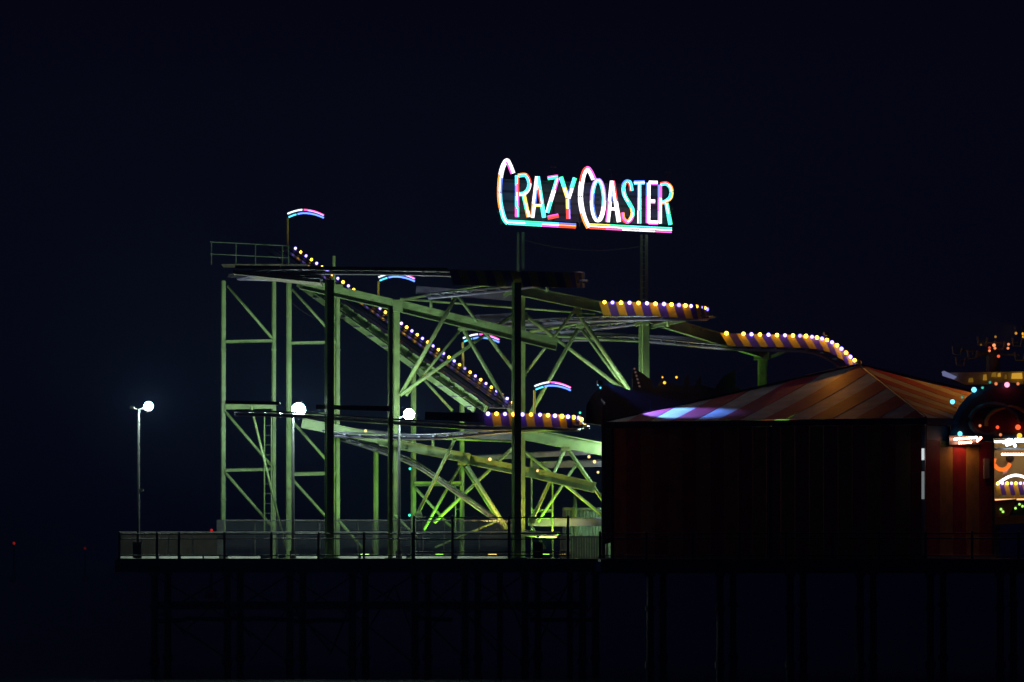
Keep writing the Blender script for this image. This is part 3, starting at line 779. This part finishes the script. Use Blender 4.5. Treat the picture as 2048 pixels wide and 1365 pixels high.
for v, uu in ((265, 1586), (415, 1566), (584, 1590)): stroke(l, [(1516, v), (uu, v + 2)], [MAG], [WHT], [WHT], 12, 3.0)
l = letter_part(1605, 400); stroke(l, [(1605, 282), (1604, 592)], [BLUE, MAG, VIO], [MAG, WHT, WHT], [MAG, WHT, WHT]); stroke(l, smooth2([(1610, 278), (1658, 272), (1695, 312), (1690, 380), (1645, 418), (1610, 424)]), [CYAN, TEAL, CYAN, CYAN], [CYAN, WHT, TEAL, WHT], [RED, ORG_, YEL, ORG_]); stroke(l, [(1658, 430), (1690, 602)], [CYAN, TEAL], [WHT, TEAL], [GRN, GRN])

# ------------------------------------------------------------------ floodlights at the coaster base
def floodlight(x, Y, colr, power, label, aim=(0, 0.1, 1), spread=130):
    X = XW(x, Y)
    t = thing('floodlight', (X, Y, DECK), label, 'floodlight', 'floodlights at the coaster base')
    MB().prism([(X - 0.22, Y - 0.12, DECK + 0.18), (X + 0.22, Y - 0.12, DECK + 0.18), (X + 0.16, Y - 0.08, DECK + 0.04), (X - 0.16, Y - 0.08, DECK + 0.04)], (0, 0.24, 0)).build('housing', M['black'], t)
    MB().bar((X - 0.26, Y, DECK), (X - 0.26, Y, DECK + 0.2), 0.04, 0.06).build('bracket', M['black'], t)
    MB().bar((X + 0.26, Y, DECK), (X + 0.26, Y, DECK + 0.2), 0.04, 0.06).build('bracket', M['black'], t)
    MB().box((X, Y, DECK + 0.19), 0.40, 0.20, 0.012).build('lens', glow(colr, 6), t)
    ld = bpy.data.lights.new('flood_beam', 'SPOT'); ld.energy = power; ld.color = colr; ld.spot_size = rad(spread); ld.spot_blend = 0.6; ld.shadow_soft_size = 0.15
    lo = bpy.data.objects.new('flood_beam', ld); COL.objects.link(lo); lo.parent = t
    lo.location = Vector((0, 0, 0.24)); lo.rotation_euler = Vector(aim).to_track_quat('-Z', 'Y').to_euler()
    return t
GF = (0.35, 1.0, 0.06)
floodlight(730, 10.2, (0.55, 1.0, 0.28), 750, 'green floodlight on the deck by the left coaster columns', (0.1, 0.05, 1))
floodlight(880, 10.5, GF, 1050, 'green floodlight on the deck under the middle ladder tower', (0, 0.0, 1))
floodlight(1090, 10.8, GF, 1350, 'green floodlight on the deck beside the green container', (0.1, 0.0, 1))
floodlight(1128, 10.6, (1.0, 0.74, 0.16), 700, 'yellow floodlight on the deck behind the board fence', (-0.15, 0.15, 1))
floodlight(1505, 14.6, GF, 1800, 'green floodlight on the deck behind the pavilion', (0.06, 0.06, 1), 36)
floodlight(985, 7.2, (1.0, 0.74, 0.16), 1700, 'yellow floodlight on the deck behind the front column', (0.05, 0.15, 1))

# ------------------------------------------------------------------ container and board fence
ct = thing('shipping_container', (XW(1165, 16), 16, DECK), 'pale green corrugated container behind the board fence', 'container')
a, b = XW(1128, 15), XW(1290, 15)
z1 = W(1165, 1016, 15).z
MB().box(((a + b) / 2, 16.3, (DECK + z1) / 2), b - a - 0.1, 2.3, z1 - DECK - 0.1).build('body', M['cont'], ct)
k = 0; x = a + 0.12
while x < b:
    MB().prism([(x, 15.16, DECK + 0.1), (x + 0.05, 15.06, DECK + 0.1), (x + 0.17, 15.06, DECK + 0.1), (x + 0.22, 15.16, DECK + 0.1)], (0, 0, z1 - DECK - 0.2)).build('corrugation', M['cont'], ct); x += 0.30
MB().bar((a, 15.08, z1 - 0.06), (b, 15.08, z1 - 0.06), 0.16, 0.12).build('top_rail', M['cont'], ct)
MB().box((a, 15.1, (DECK + z1) / 2), 0.14, 0.14, z1 - DECK).build('corner_post', M['grey'], ct)
bf = thing('board_fence', (XW(1160, 9), 9, DECK), 'brown upright board fence before the green container', 'fence')
x = XW(1122, 9); k = 0
while x < XW(1215, 9):
    MB().box((x, 9.0 + 0.012 * (k % 2), DECK + 0.52), 0.105, 0.03, 1.02 + 0.03 * (k % 3)).build('board', M['brown'], bf); x += 0.12; k += 1
MB().bar((XW(1120, 9), 9.06, DECK + 1.0), (XW(1215, 9), 9.06, DECK + 1.0), 0.06, 0.08).build('rail', M['brown'], bf)

def light_block_mat():
    m = bpy.data.materials.new('light_block_red'); m.use_nodes = True
    nt = m.node_tree; b = nt.nodes['Principled BSDF']
    b.inputs['Base Color'].default_value = (0.006, 0.004, 0.004, 1); b.inputs['Specular IOR Level'].default_value = 0.0; b.inputs['Roughness'].default_value = 0.8
    tr = nt.nodes.new('ShaderNodeBsdfTranslucent'); tr.inputs['Color'].default_value = (0.07, 0.012, 0.014, 1)  # lets a faint red glow through onto the pavilion wall
    mx = nt.nodes.new('ShaderNodeMixShader'); mx.inputs[0].default_value = 0.35
    nt.links.new(b.outputs[0], mx.inputs[1]); nt.links.new(tr.outputs[0], mx.inputs[2])
    nt.links.new(mx.outputs[0], nt.nodes['Material Output'].inputs['Surface'])
    return m
# ------------------------------------------------------------------ dark ride scenery behind the pavilion
fc = thing('ride_scenery', (XW(1240, 6.4), 6.4, DECK), 'dark fairground ride scenery with jagged fins behind the pavilion roof', 'ride scenery')
def fy(x): return 4.6 + (x - 1175) / 305 * 10
def fin(pts, name, m, th=0.25):
    MB().prism([W(x, y, fy(x)) for x, y in pts], (0, th, 0)).build(name, M[m], fc)
fin([(1208, 1090), (1208, 852), (1172, 846), (1172, 812), (1186, 788), (1206, 772), (1232, 770), (1262, 782), (1300, 784), (1300, 1060)], 'scenery_wall', 'scenery')
fin([(1301, 1050), (1301, 778), (1340, 768), (1372, 774), (1400, 770), (1440, 780), (1476, 774), (1500, 800), (1500, 1000)], 'scenery_wall', 'scenery')
fin([(1266, 800), (1264, 752), (1267, 737), (1284, 746), (1304, 762), (1312, 800)], 'fin', 'scenery')
fin([(1318, 800), (1316, 770), (1326, 758), (1342, 772), (1346, 800)], 'fin', 'scenery')
fin([(1364, 795), (1368, 762), (1376, 746), (1378, 766), (1384, 795)], 'fin', 'scenery')
fin([(1388, 795), (1392, 764), (1402, 752), (1402, 770), (1406, 795)], 'fin', 'scenery')
fin([(1428, 795), (1432, 772), (1446, 754), (1470, 740), (1472, 766), (1462, 795)], 'fin', 'scenery', 0.12)
for x, y, c, r in ((1196, 770, CYAN, 0.05), (1201, 776, CYAN, 0.055), (1329, 766, WARM, 0.09), (1325, 755, WARM, 0.05), (1353, 755, WARM, 0.07)):
    inst('bulb', bulb_mesh(str(c), c, r * 0.8, 2), fc, W(x, y, fy(x) - 0.35))
for i in range(6):
    inst('bulb', bulb_mesh('dim', (0.8, 0.5, 0.4), 0.05, 0.12), fc, W(1269 + i * 2, 738 + i * 7, fy(1269) - 0.2))

zt = W(1206, 794, 0).z
MB().add([(XW(1206, 0), 5.2, DECK), (XW(1206, 0), -7.6, DECK), (XW(1206, 0), -7.6, zt - 0.5), (XW(1206, 0), 5.2, zt)], [(0, 1, 2, 3)]).build('light_block_screen', light_block_mat(), fc)  # added screen that keeps the pier lamps' light off the pavilion
MB().bar((XW(1206, 0), 5.2, zt), (XW(1206, 0), -7.6, zt - 0.5), 0.06, 0.08).build('light_block_rail', M['black'], fc)  # top edge of the added light-blocking screen
# ------------------------------------------------------------------ striped pavilion
TH = rad(33.7)
eave_z = W(1850, 836, -6).z
Bp = Vector((XW(1852, -6), -6.0, eave_z))
ax = Vector((-math.cos(TH), math.sin(TH), 0)); ay = Vector((math.sin(TH), math.cos(TH), 0))
LW = (XW(1852, -6) - XW(1211, 0)) / math.cos(TH)
apex = Bp + ax * LW / 2 + ay * LW / 2; apex.z = W(1745, 730, apex.y).z
pv = thing('striped_pavilion', (apex.x, apex.y, DECK), 'dark pavilion with a red, orange and cream striped tent roof', 'pavilion')
def PV(a, b, z=0.0):
    return Vector((Bp.x, Bp.y, 0)) + ax * a + ay * b + Vector((0, 0, z))
corners = [PV(0, 0, eave_z), PV(LW, 0, eave_z), PV(LW, LW, eave_z), PV(0, LW, eave_z)]
def roof_face(c0, c1, ns, first):
    """stripes running up the slope, each clipped by the two hips; slightly sagging canvas"""
    e = c1 - c0
    mid = (c0 + c1) / 2
    slope = apex - mid
    for i in range(ns):
        u0, u1 = i / ns, (i + 1) / ns
        def lim(u): return 1 - abs(2 * u - 1)
        us = [u0, u1]
        if u0 < 0.5 < u1: us = [u0, 0.5, u1]
        rows = 4
        mb = MB(); vs = []
        nn = slope.cross(e).normalized()
        if nn.z < 0: nn = -nn
        for u in us:
            for r in range(rows + 1):
                v = lim(u) * r / rows
                sag = -0.10 * math.sin(math.pi * v) * lim(u)
                ridge = 0.0
                vs.append(c0 + e * u + slope * v + nn * (sag + (0.012 if i % 2 else 0)))
        fs = []
        for q in range(len(us) - 1):
            for r in range(rows):
                a = q * (rows + 1) + r
                fs.append((a, a + rows + 1, a + rows + 2, a + 1))
        mb.add(vs, fs)
        m = M['red_pvc' if (i + first) % 2 else 'white_pvc']
        o = mb.build('roof_stripe', m, pv, True)
roof_face(corners[1], corners[0], 14, 0)
roof_face(corners[0], corners[3], 14, 0)
roof_face(corners[3], corners[2], 14, 0)
roof_face(corners[2], corners[1], 14, 0)
for c in corners:
    MB().tube([c + UP * 0.02, apex + UP * 0.02], 0.05, 6).build('hip_cord', M['black'], pv)
MB().ball(apex + UP * 0.1, 0.14, 8, 6).build('finial', M['orange'], pv)
for i in range(4):
    MB().bar(corners[i] - UP * 0.16, corners[(i + 1) % 4] - UP * 0.16, 0.14, 0.26).build('eave_board', M['navy'], pv)
# left-facing wall of upright boards, red and brown-yellow by turns
nb = 22
for i in range(nb):
    a0 = 0.25 + (LW - 0.5) * i / nb; a1 = 0.25 + (LW - 0.5) * (i + 1) / nb - 0.03
    MB().bar(PV((a0 + a1) / 2, 0.35, DECK), PV((a0 + a1) / 2, 0.35, eave_z - 0.3), a1 - a0, 0.08, math.atan2(ax.y, ax.x)).build('wall_board', M['red' if i % 2 == 0 else 'orange'], pv)
nb = 5; blen = 5.95
for i in range(nb):
    b0 = 0.5 + blen * i / nb; b1 = 0.5 + blen * (i + 1) / nb - 0.03
    MB().bar(PV(0.3, (b0 + b1) / 2, DECK), PV(0.3, (b0 + b1) / 2, eave_z - 1.0), 0.08, b1 - b0, math.atan2(ax.y, ax.x)).build('wall_board', M[('red', 'orange', 'red', 'orange', 'red')[i]], pv)  # orange boards are white ones with the warm light put into their colour
MB().bar(PV(0.3, 0.5, eave_z - 0.66), PV(0.3, 6.5, eave_z - 0.66), 0.10, 0.66).build('fascia_board', M['navy'], pv)
cp = MB().tube([PV(0.28, 0.28, DECK), PV(0.28, 0.28, eave_z - 0.3)], 0.09, 10).build('corner_post', M['white'], pv, True)
for i in (0.5, 1.0):
    MB().tube([PV(LW * i - 0.25, 0.28, DECK), PV(LW * i - 0.25, 0.28, eave_z - 0.3)], 0.08, 10).build('corner_post', M['black'], pv)
MB().bar(PV(0.26, 6.5, DECK), PV(0.26, 6.5, eave_z - 0.9), 0.12, 0.10).build('door_jamb', M['black'], pv)
MB().box(PV(0.2, 3.5, DECK + 0.06), 0.05, 6.2, 0.10, -TH).build('threshold', M['kerb'], pv)
MB().bar(PV(0.22, 5.6, eave_z - 2.2), PV(0.22, 6.1, eave_z - 2.2), 0.03, 0.9).build('poster', M['cream'], pv)
# tube lamps on the corner post
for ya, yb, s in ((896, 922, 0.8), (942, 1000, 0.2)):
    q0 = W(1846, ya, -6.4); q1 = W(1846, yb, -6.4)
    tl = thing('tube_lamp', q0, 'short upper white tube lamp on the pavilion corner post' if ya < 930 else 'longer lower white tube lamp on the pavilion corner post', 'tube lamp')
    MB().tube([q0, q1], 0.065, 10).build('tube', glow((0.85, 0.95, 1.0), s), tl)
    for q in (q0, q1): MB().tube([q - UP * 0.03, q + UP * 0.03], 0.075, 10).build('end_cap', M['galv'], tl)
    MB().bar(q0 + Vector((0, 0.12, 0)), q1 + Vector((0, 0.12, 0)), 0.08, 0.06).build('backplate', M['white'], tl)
# floodlight on a mast that throws the pale patch on the roof's left end
q = W(1199, 766, 5.0)
fl = thing('wall_floodlight', (q.x, q.y, q.z), 'small cool floodlight on the dark scenery left of the pavilion roof', 'floodlight')
MB().tube([(q.x, q.y + 0.32, q.z - 0.5), (q.x, q.y + 0.32, q.z - 0.1), (q.x, q.y + 0.1, q.z)], 0.03, 8).build('bracket', M['black'], fl)
MB().box(q, 0.22, 0.22, 0.2, 0.3).build('housing', M['black'], fl)
ld = bpy.data.lights.new('flood_beam', 'SPOT'); ld.energy = 13000; ld.color = (0.11, 0.27, 1.0); ld.spot_size = rad(26); ld.spot_blend = 0.5; ld.shadow_soft_size = 0.08
lo = bpy.data.objects.new('flood_beam', ld); COL.objects.link(lo); lo.parent = fl
lp_ = q + Vector((0.22, -0.1, 0.0)); lo.location = lp_ - ORG[fl]
tgt = corners[1] + (corners[0] - corners[1]) * 0.15 + (apex - (corners[0] + corners[1]) / 2) * 0.16
lo.rotation_euler = (tgt - lp_).to_track_quat('-Z', 'Y').to_euler()

# bulb lettering over the booth wall
def on_wall(x, y, out=0.35):
    b_ = (x - 1852) / PPM / math.sin(TH)
    return PV(0.3 - out, b_, CAM.z + (HORIZON - y) / PPM)
bs = thing('bulb_sign', on_wall(1940, 890), 'small row of pink-white bulbs above the red booth wall', 'bulb sign')
MB().bar(on_wall(1906, 884, 0.2), on_wall(1976, 882, 0.2), 0.06, 0.42).build('backboard', M['black'], bs)
PK = bulb_mesh('pk', (1.0, 0.40, 0.24), 0.052, 34)
for i in range(9): inst('bulb', PK, bs, on_wall(1913 + i * 5.2, 882 - i * 0.55))
for i in range(6): inst('bulb', PK, bs, on_wall(1923 + i * 5.0, 889 - i * 0.4))
for x, y in ((1960, 877), (1966, 881), (1963, 884), (1970, 878)): inst('bulb', PK, bs, on_wall(x, y))

# arched signboard at the right
ab = thing('arched_signboard', W(2010, 868, -4), 'dark arched signboard with coloured bulbs around its rim', 'signboard')
cx_, cy_, rr_ = 2012, 872, 112
outer = [(cx_ + rr_ * math.cos(math.pi - math.pi * k / 16), cy_ - rr_ * 0.96 * math.sin(math.pi * k / 16)) for k in range(17)]
MB().prism([W(x, y, -4) for x, y in outer], (0, 0.3, 0)).build('board', M['navy'], ab)
inner = [(cx_ + rr_ * 0.86 * math.cos(math.pi - math.pi * k / 16), cy_ - 6 - rr_ * 0.82 * math.sin(math.pi * k / 16)) for k in range(17)]
MB().prism([W(x, y, -4.06) for x, y in inner], (0, 0.05, 0)).build('inner_panel', M['wine'], ab)
sw = [(1950 + 60 * math.cos(a * 0.35) * (1 - a / 26), 846 - 44 * math.sin(a * 0.35) * (1 - a / 30)) for a in range(16)]
MB().tube([W(x + 30, y, -4.12) for x, y in sw], 0.12, 6).build('scroll', M['grey'], ab)
MB().tube([W(x + 62, y + 6, -4.12) for x, y in sw[:10]], 0.10, 6).build('scroll', M['orange'], ab)
BL = {'c': (0.15, 0.75, 1.0), 'g': (0.1, 0.8, 0.6), 'o': (1.0, 0.28, 0.10), 'p': (1.0, 0.30, 0.45), 'r': (1.0, 0.10, 0.03), 'y': (1.0, 0.5, 0.05)}
for x, y, c, r, s in ((1905, 804, 'c', 0.11, 2.2), (1924, 795, 'g', 0.055, 0.5), (1948, 780, 'c', 0.12, 2.4), (1965, 776, 'g', 0.06, 0.8), (1980, 765, 'g', 0.06, 0.5), (1992, 768, 'o', 0.075, 1), (2014, 770, 'p', 0.12, 2.4), (2036, 768, 'o', 0.07, 1),
                      (1920, 868, 'c', 0.11, 2), (1960, 852, 'o', 0.065, 1), (1995, 855, 'r', 0.08, 1.4), (2001, 870, 'o', 0.07, 1), (2036, 855, 'r', 0.12, 2), (2039, 872, 'y', 0.12, 1.8)):
    inst('bulb', bulb_mesh(c + str(s), BL[c], r, s), ab, W(x, y, -4.35))

# ------------------------------------------------------------------ lit fair stall seen past the booth
fs = thing('fair_stall', (XW(2060, 8), 8, DECK), 'brightly lit fair stall beyond the booth with bulb arch and striped guard', 'stall')
def st(x, y, Y=7.0): return W(x, y, Y)
MB().prism([st(1970, 872, 9), st(2130, 872, 9), st(2130, 1000, 9), st(1970, 1000, 9)], (0, 0.2, 0)).build('back_panel', M['tan'], fs)
MB().prism([st(1970, 868, 6.6), st(2130, 866, 6.6), st(2130, 876, 6.6), st(1970, 878, 6.6)], (0, 2.4, 0)).build('canopy', M['navy'], fs)
MB().tube([st(1985, 899, 6.9), st(2120, 897, 6.9)], 0.06, 8).build('light_rail', M['galv'], fs)
for x, y in ((2008, 885), (2013, 882), (2018, 880), (2023, 881), (2020, 888), (2014, 890), (2027, 887), (2032, 880), (2037, 879), (2042, 882), (2046, 880), (2030, 892)):
    inst('bulb', bulb_mesh('iw', (0.7, 0.85, 1.0), 0.08, 6), fs, st(x, y, 6.6))
for i in range(12):
    inst('bulb', bulb_mesh('pw', (1.0, 0.55, 0.38), 0.065, 9), fs, st(2005 + i * 5.5, 909, 6.8))
rg = [(2004 + 16 * math.cos(a), 924 + 16 * math.sin(a)) for a in [0.2 + 0.42 * k for k in range(9)]]
MB().tube([st(x, y, 8.2) for x, y in rg], 0.09, 8).build('neon_ring', glow((1.0, 0.16, 0.02), 1.6), fs)
MB().prism([st(2010, 935, 8.4), st(2024, 928, 8.4), st(2014, 946, 8.4), st(2004, 950, 8.4)], (0, 0.1, 0)).build('painted_shield', M['white'], fs)
MB().ball(st(2020, 917, 8.5), 0.2, 8, 6).build('dark_prize', M['black'], fs)
for i in range(22):
    a = i / 21
    inst('bulb', bulb_mesh('ww', (1.0, 0.75, 0.65), 0.065, 6), fs, st(1995 + a * 74, 968 - 17 * math.sin(math.pi * a), 7.0))
for i in range(9):
    a = st(1990 + i * 9, 970, 7.2); b = st(1999 + i * 9, 970, 7.2); dn = UP * -0.48; sl = Vector((0.12, 0, 0))
    MB().prism([a, b, b + dn + sl, a + dn + sl], (0, -0.05, 0)).build('guard_board', M['st_yellow' if i % 2 == 0 else 'st_purple'], fs)
    inst('bulb', bulb_mesh('w' if i % 2 == 0 else 'c', WARM if i % 2 == 0 else COOL, 0.075, 9 if i % 2 == 0 else 7), fs, st(1996 + i * 9, 967, 6.9))
MB().prism([st(1998, 982, 7.6), st(2008, 982, 7.6), st(2008, 998, 7.6), st(1998, 998, 7.6)], (0, 0.3, 0)).build('pillar', M['cont'], fs)
MB().prism([st(2028, 984, 7.6), st(2033, 984, 7.6), st(2033, 1000, 7.6), st(2028, 1000, 7.6)], (0, 0.3, 0)).build('pillar', M['orange'], fs)
MB().prism([st(1980, 1034, 6.0), st(2130, 1026, 6.0), st(2130, 1044, 6.0), st(1980, 1050, 6.0)], (0, 2.6, 0)).build('counter', M['orange'], fs)
MB().tube([st(1988, 884, 7.6), st(2110, 882, 7.6)], 0.05, 8).build('fill_light_tube', glow((1.0, 0.74, 0.38), 9), fs)  # tube of fill light added to brighten the stall
MB().tube([st(1990, 1000, 7.2), st(2110, 998, 7.2)], 0.035, 8).build('fill_light_tube', glow((1.0, 0.50, 0.16), 2.2), fs)  # second added tube, orange fill for the counter
car = thing('ride_car', st(2020, 1034, 6.4), 'dark red ride car with green lamps in front of the lit stall', 'ride car')
MB().prism([st(1985, 1002, 6.6), st(2034, 998, 6.6), st(2026, 1018, 6.6), st(2018, 1032, 6.6), st(1990, 1034, 6.6)], (0, 1.4, 0)).build('body', M['wine'], car)
MB().prism([st(2030, 1012, 6.4), st(2075, 1000, 6.4), st(2075, 1026, 6.4), st(2026, 1030, 6.4)], (0, 1.4, 0)).build('seat_shell', M['black'], car)
for x, y in ((2002, 1019), (2006, 1024), (2031, 1017), (2039, 1009), (2045, 1013)):
    inst('lamp', bulb_mesh('gn', (0.45, 0.9, 0.15), 0.06, 1.6), car, st(x, y, 6.3))

# ------------------------------------------------------------------ far ride at the upper right
rd = thing('fairground_ride', (XW(2000, 14), 14, DECK), 'distant fairground ride with spoked gondolas and orange lamps at upper right', 'fairground ride')
Y = 14
MB().tube([(XW(1985, Y), Y, DECK), W(1985, 700, Y)], 0.35, 12).build('tower', M['grey'], rd)
MB().prism([W(1884, 746, Y - 1), W(2130, 742, Y - 1), W(2130, 768, Y - 1), W(1930, 770, Y - 1), W(1900, 756, Y - 1)], (0, 2, 0)).build('canopy', M['cream'], rd)
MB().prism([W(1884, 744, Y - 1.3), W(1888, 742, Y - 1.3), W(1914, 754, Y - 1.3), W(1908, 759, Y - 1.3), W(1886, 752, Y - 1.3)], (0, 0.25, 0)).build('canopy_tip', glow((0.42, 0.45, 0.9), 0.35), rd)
for x0, x1, y0, y1, k in ((1938, 1946, 757, 765, 0.16), (1967, 1973, 750, 761, 0.34), (1984, 1992, 746, 754, 0.22), (1996, 2001, 747, 754, 0.5), (2010, 2013, 750, 758, 0.14), (2024, 2044, 747, 758, 0.7), (2050, 2070, 747, 758, 0.5)):
    MB().prism([W(x0, y0, Y - 1.25), W(x1, y0 - 1, Y - 1.25), W(x1 + 1, y1, Y - 1.25), W(x0 - 1, y1, Y - 1.25)], (0, 0.1, 0)).build('lit_panel', glow((1.0, 0.52, 0.05), k), rd)
for i, (x, y) in enumerate(((1915, 700), (1922, 722), (1965, 682), (2000, 690), (2035, 684), (1945, 708), (2040, 712))):
    g = MB().tube([W(1985, 706, Y), W(x, y, Y - 1)], 0.06, 6).build('arm', M['grey'], rd)
    MB().tube([W(x - 10, y - 8, Y - 1), W(x - 8, y + 8, Y - 1), W(x + 6, y + 9, Y - 1), W(x + 10, y - 6, Y - 1)], 0.07, 6).build('gondola', M['grey'], g)
MB().tube([W(1955, 686, Y - 1), W(2036, 686, Y - 1)], 0.04, 6).build('rail', M['galv'], rd)
MB().tube([W(2014, 710, Y - 1), W(2036, 710, Y - 1)], 0.05, 6).build('rail', M['galv'], rd)
for x, y, c, r, s in ((1979, 696, 'r', 0.08, 1.4), (1979, 702, 'o', 0.08, 2), (1988, 691, 'o', 0.10, 3), (1990, 697, 'o', 0.08, 2.2), (2017, 689, 'o', 0.08, 2), (2016, 697, 'o', 0.08, 2), (1997, 713, 'r', 0.09, 2.2), (2032, 667, 'y', 0.08, 1.2), (2046, 668, 'y', 0.08, 2), (2047, 674, 'y', 0.08, 2), (1991, 674, 'y', 0.07, 0.7), (1962, 690, 'y', 0.06, 0.3)):
    inst('bulb', bulb_mesh('rd' + c + str(s), BL[c], r * 0.8, s * 0.6), rd, W(x, y, Y - 1.5))

# ------------------------------------------------------------------ offshore lights
for x, y, Yb, s, lab in ((28, 1087, 900, 0.9, 'far marker buoy with a red light at the left edge'), (170, 1097, 900, 0.22, 'far marker buoy with a faint red light near the pier end'), (423, 1061, 500, 1.6, 'marker post with a red light just above the windbreak')):
    q = W(x, y, Yb)
    t = thing('marker_buoy', (q.x, Yb, 0), lab, 'buoy', 'red lights out at sea')
    MB().tube([(q.x, Yb, -0.3), (q.x, Yb, 0.9)], 0.9, 12, 0.7).build('float', M['wine'], t)
    MB().tube([(q.x, Yb, 0.9), (q.x, Yb, q.z - 0.2)], 0.22, 8, 0.09).build('mast', M['black'], t)
    MB().ball(q, S(3.0, Yb), 10, 6).build('lamp', glow((1.0, 0.03, 0.02), s * 0.4), t)

# warm floodlight on the ride's outer mast, aimed at the pavilion roof
q = W(2050, 655, 11.0)
mf = thing('mast_floodlight', (q.x, q.y, DECK), 'warm floodlight on a thin mast at the right edge, lighting the roof peak', 'floodlight')
MB().tube([(q.x, q.y + 0.3, DECK), (q.x, q.y + 0.3, q.z + 0.1)], 0.045, 8).build('mast', M['black'], mf)
MB().box(q, 0.3, 0.3, 0.2, 0.4).build('housing', M['black'], mf)
ld = bpy.data.lights.new('flood_beam', 'SPOT'); ld.energy = 1300; ld.color = (1.0, 0.36, 0.04); ld.spot_size = rad(58); ld.spot_blend = 0.35; ld.shadow_soft_size = 0.1
lo = bpy.data.objects.new('flood_beam', ld); COL.objects.link(lo); lo.parent = mf
lo.location = q + Vector((-0.25, 0, -0.02)) - ORG[mf]
lo.rotation_euler = (W(1790, 742, 4.5) - q).to_track_quat('-Z', 'Y').to_euler()

# ------------------------------------------------------------------ haze volume added for the glow around lamps and sign
hz = MB().box((0, 8000, 13.5), 17990, 17000, 31)
hm = bpy.data.materials.new('glow_haze'); hm.use_nodes = True
nt = hm.node_tree; nt.nodes.remove(nt.nodes['Principled BSDF'])
pvn = nt.nodes.new('ShaderNodeVolumePrincipled')
pvn.inputs['Color'].default_value = (0.32, 0.48, 1.0, 1); pvn.inputs['Density'].default_value = 0.00062; pvn.inputs['Anisotropy'].default_value = 0.0
nt.links.new(pvn.outputs[0], nt.nodes['Material Output'].inputs['Volume'])
ho = hz.build('haze', hm); ho['kind'] = 'stuff'

# warm floodlight hung from the outer track, lighting the top of the roof from this side
q = W(1652, 668, 10.2)
tf = thing('track_floodlight', (q.x, q.y, q.z), 'small warm floodlight hung on the outer track above the roof peak', 'floodlight')
MB().box(q, 0.2, 0.2, 0.16, 0.4).build('housing', M['black'], tf)
MB().bar(q + Vector((0, 0.1, 0.06)), q + Vector((0, 0.95, -0.15)), 0.05, 0.05).build('bracket', M['black'], tf)
ld = bpy.data.lights.new('flood_beam', 'SPOT'); ld.energy = 420; ld.color = (1.0, 0.34, 0.03); ld.spot_size = rad(56); ld.spot_blend = 0.2; ld.shadow_soft_size = 0.06
lo = bpy.data.objects.new('flood_beam', ld); COL.objects.link(lo); lo.parent = tf
lo.location = Vector((0, -0.16, -0.05))
tgt = corners[1] + (corners[0] - corners[1]) * 0.5 + (apex - (corners[0] + corners[1]) / 2) * 0.86
lo.rotation_euler = (tgt - q).to_track_quat('-Z', 'Y').to_euler()
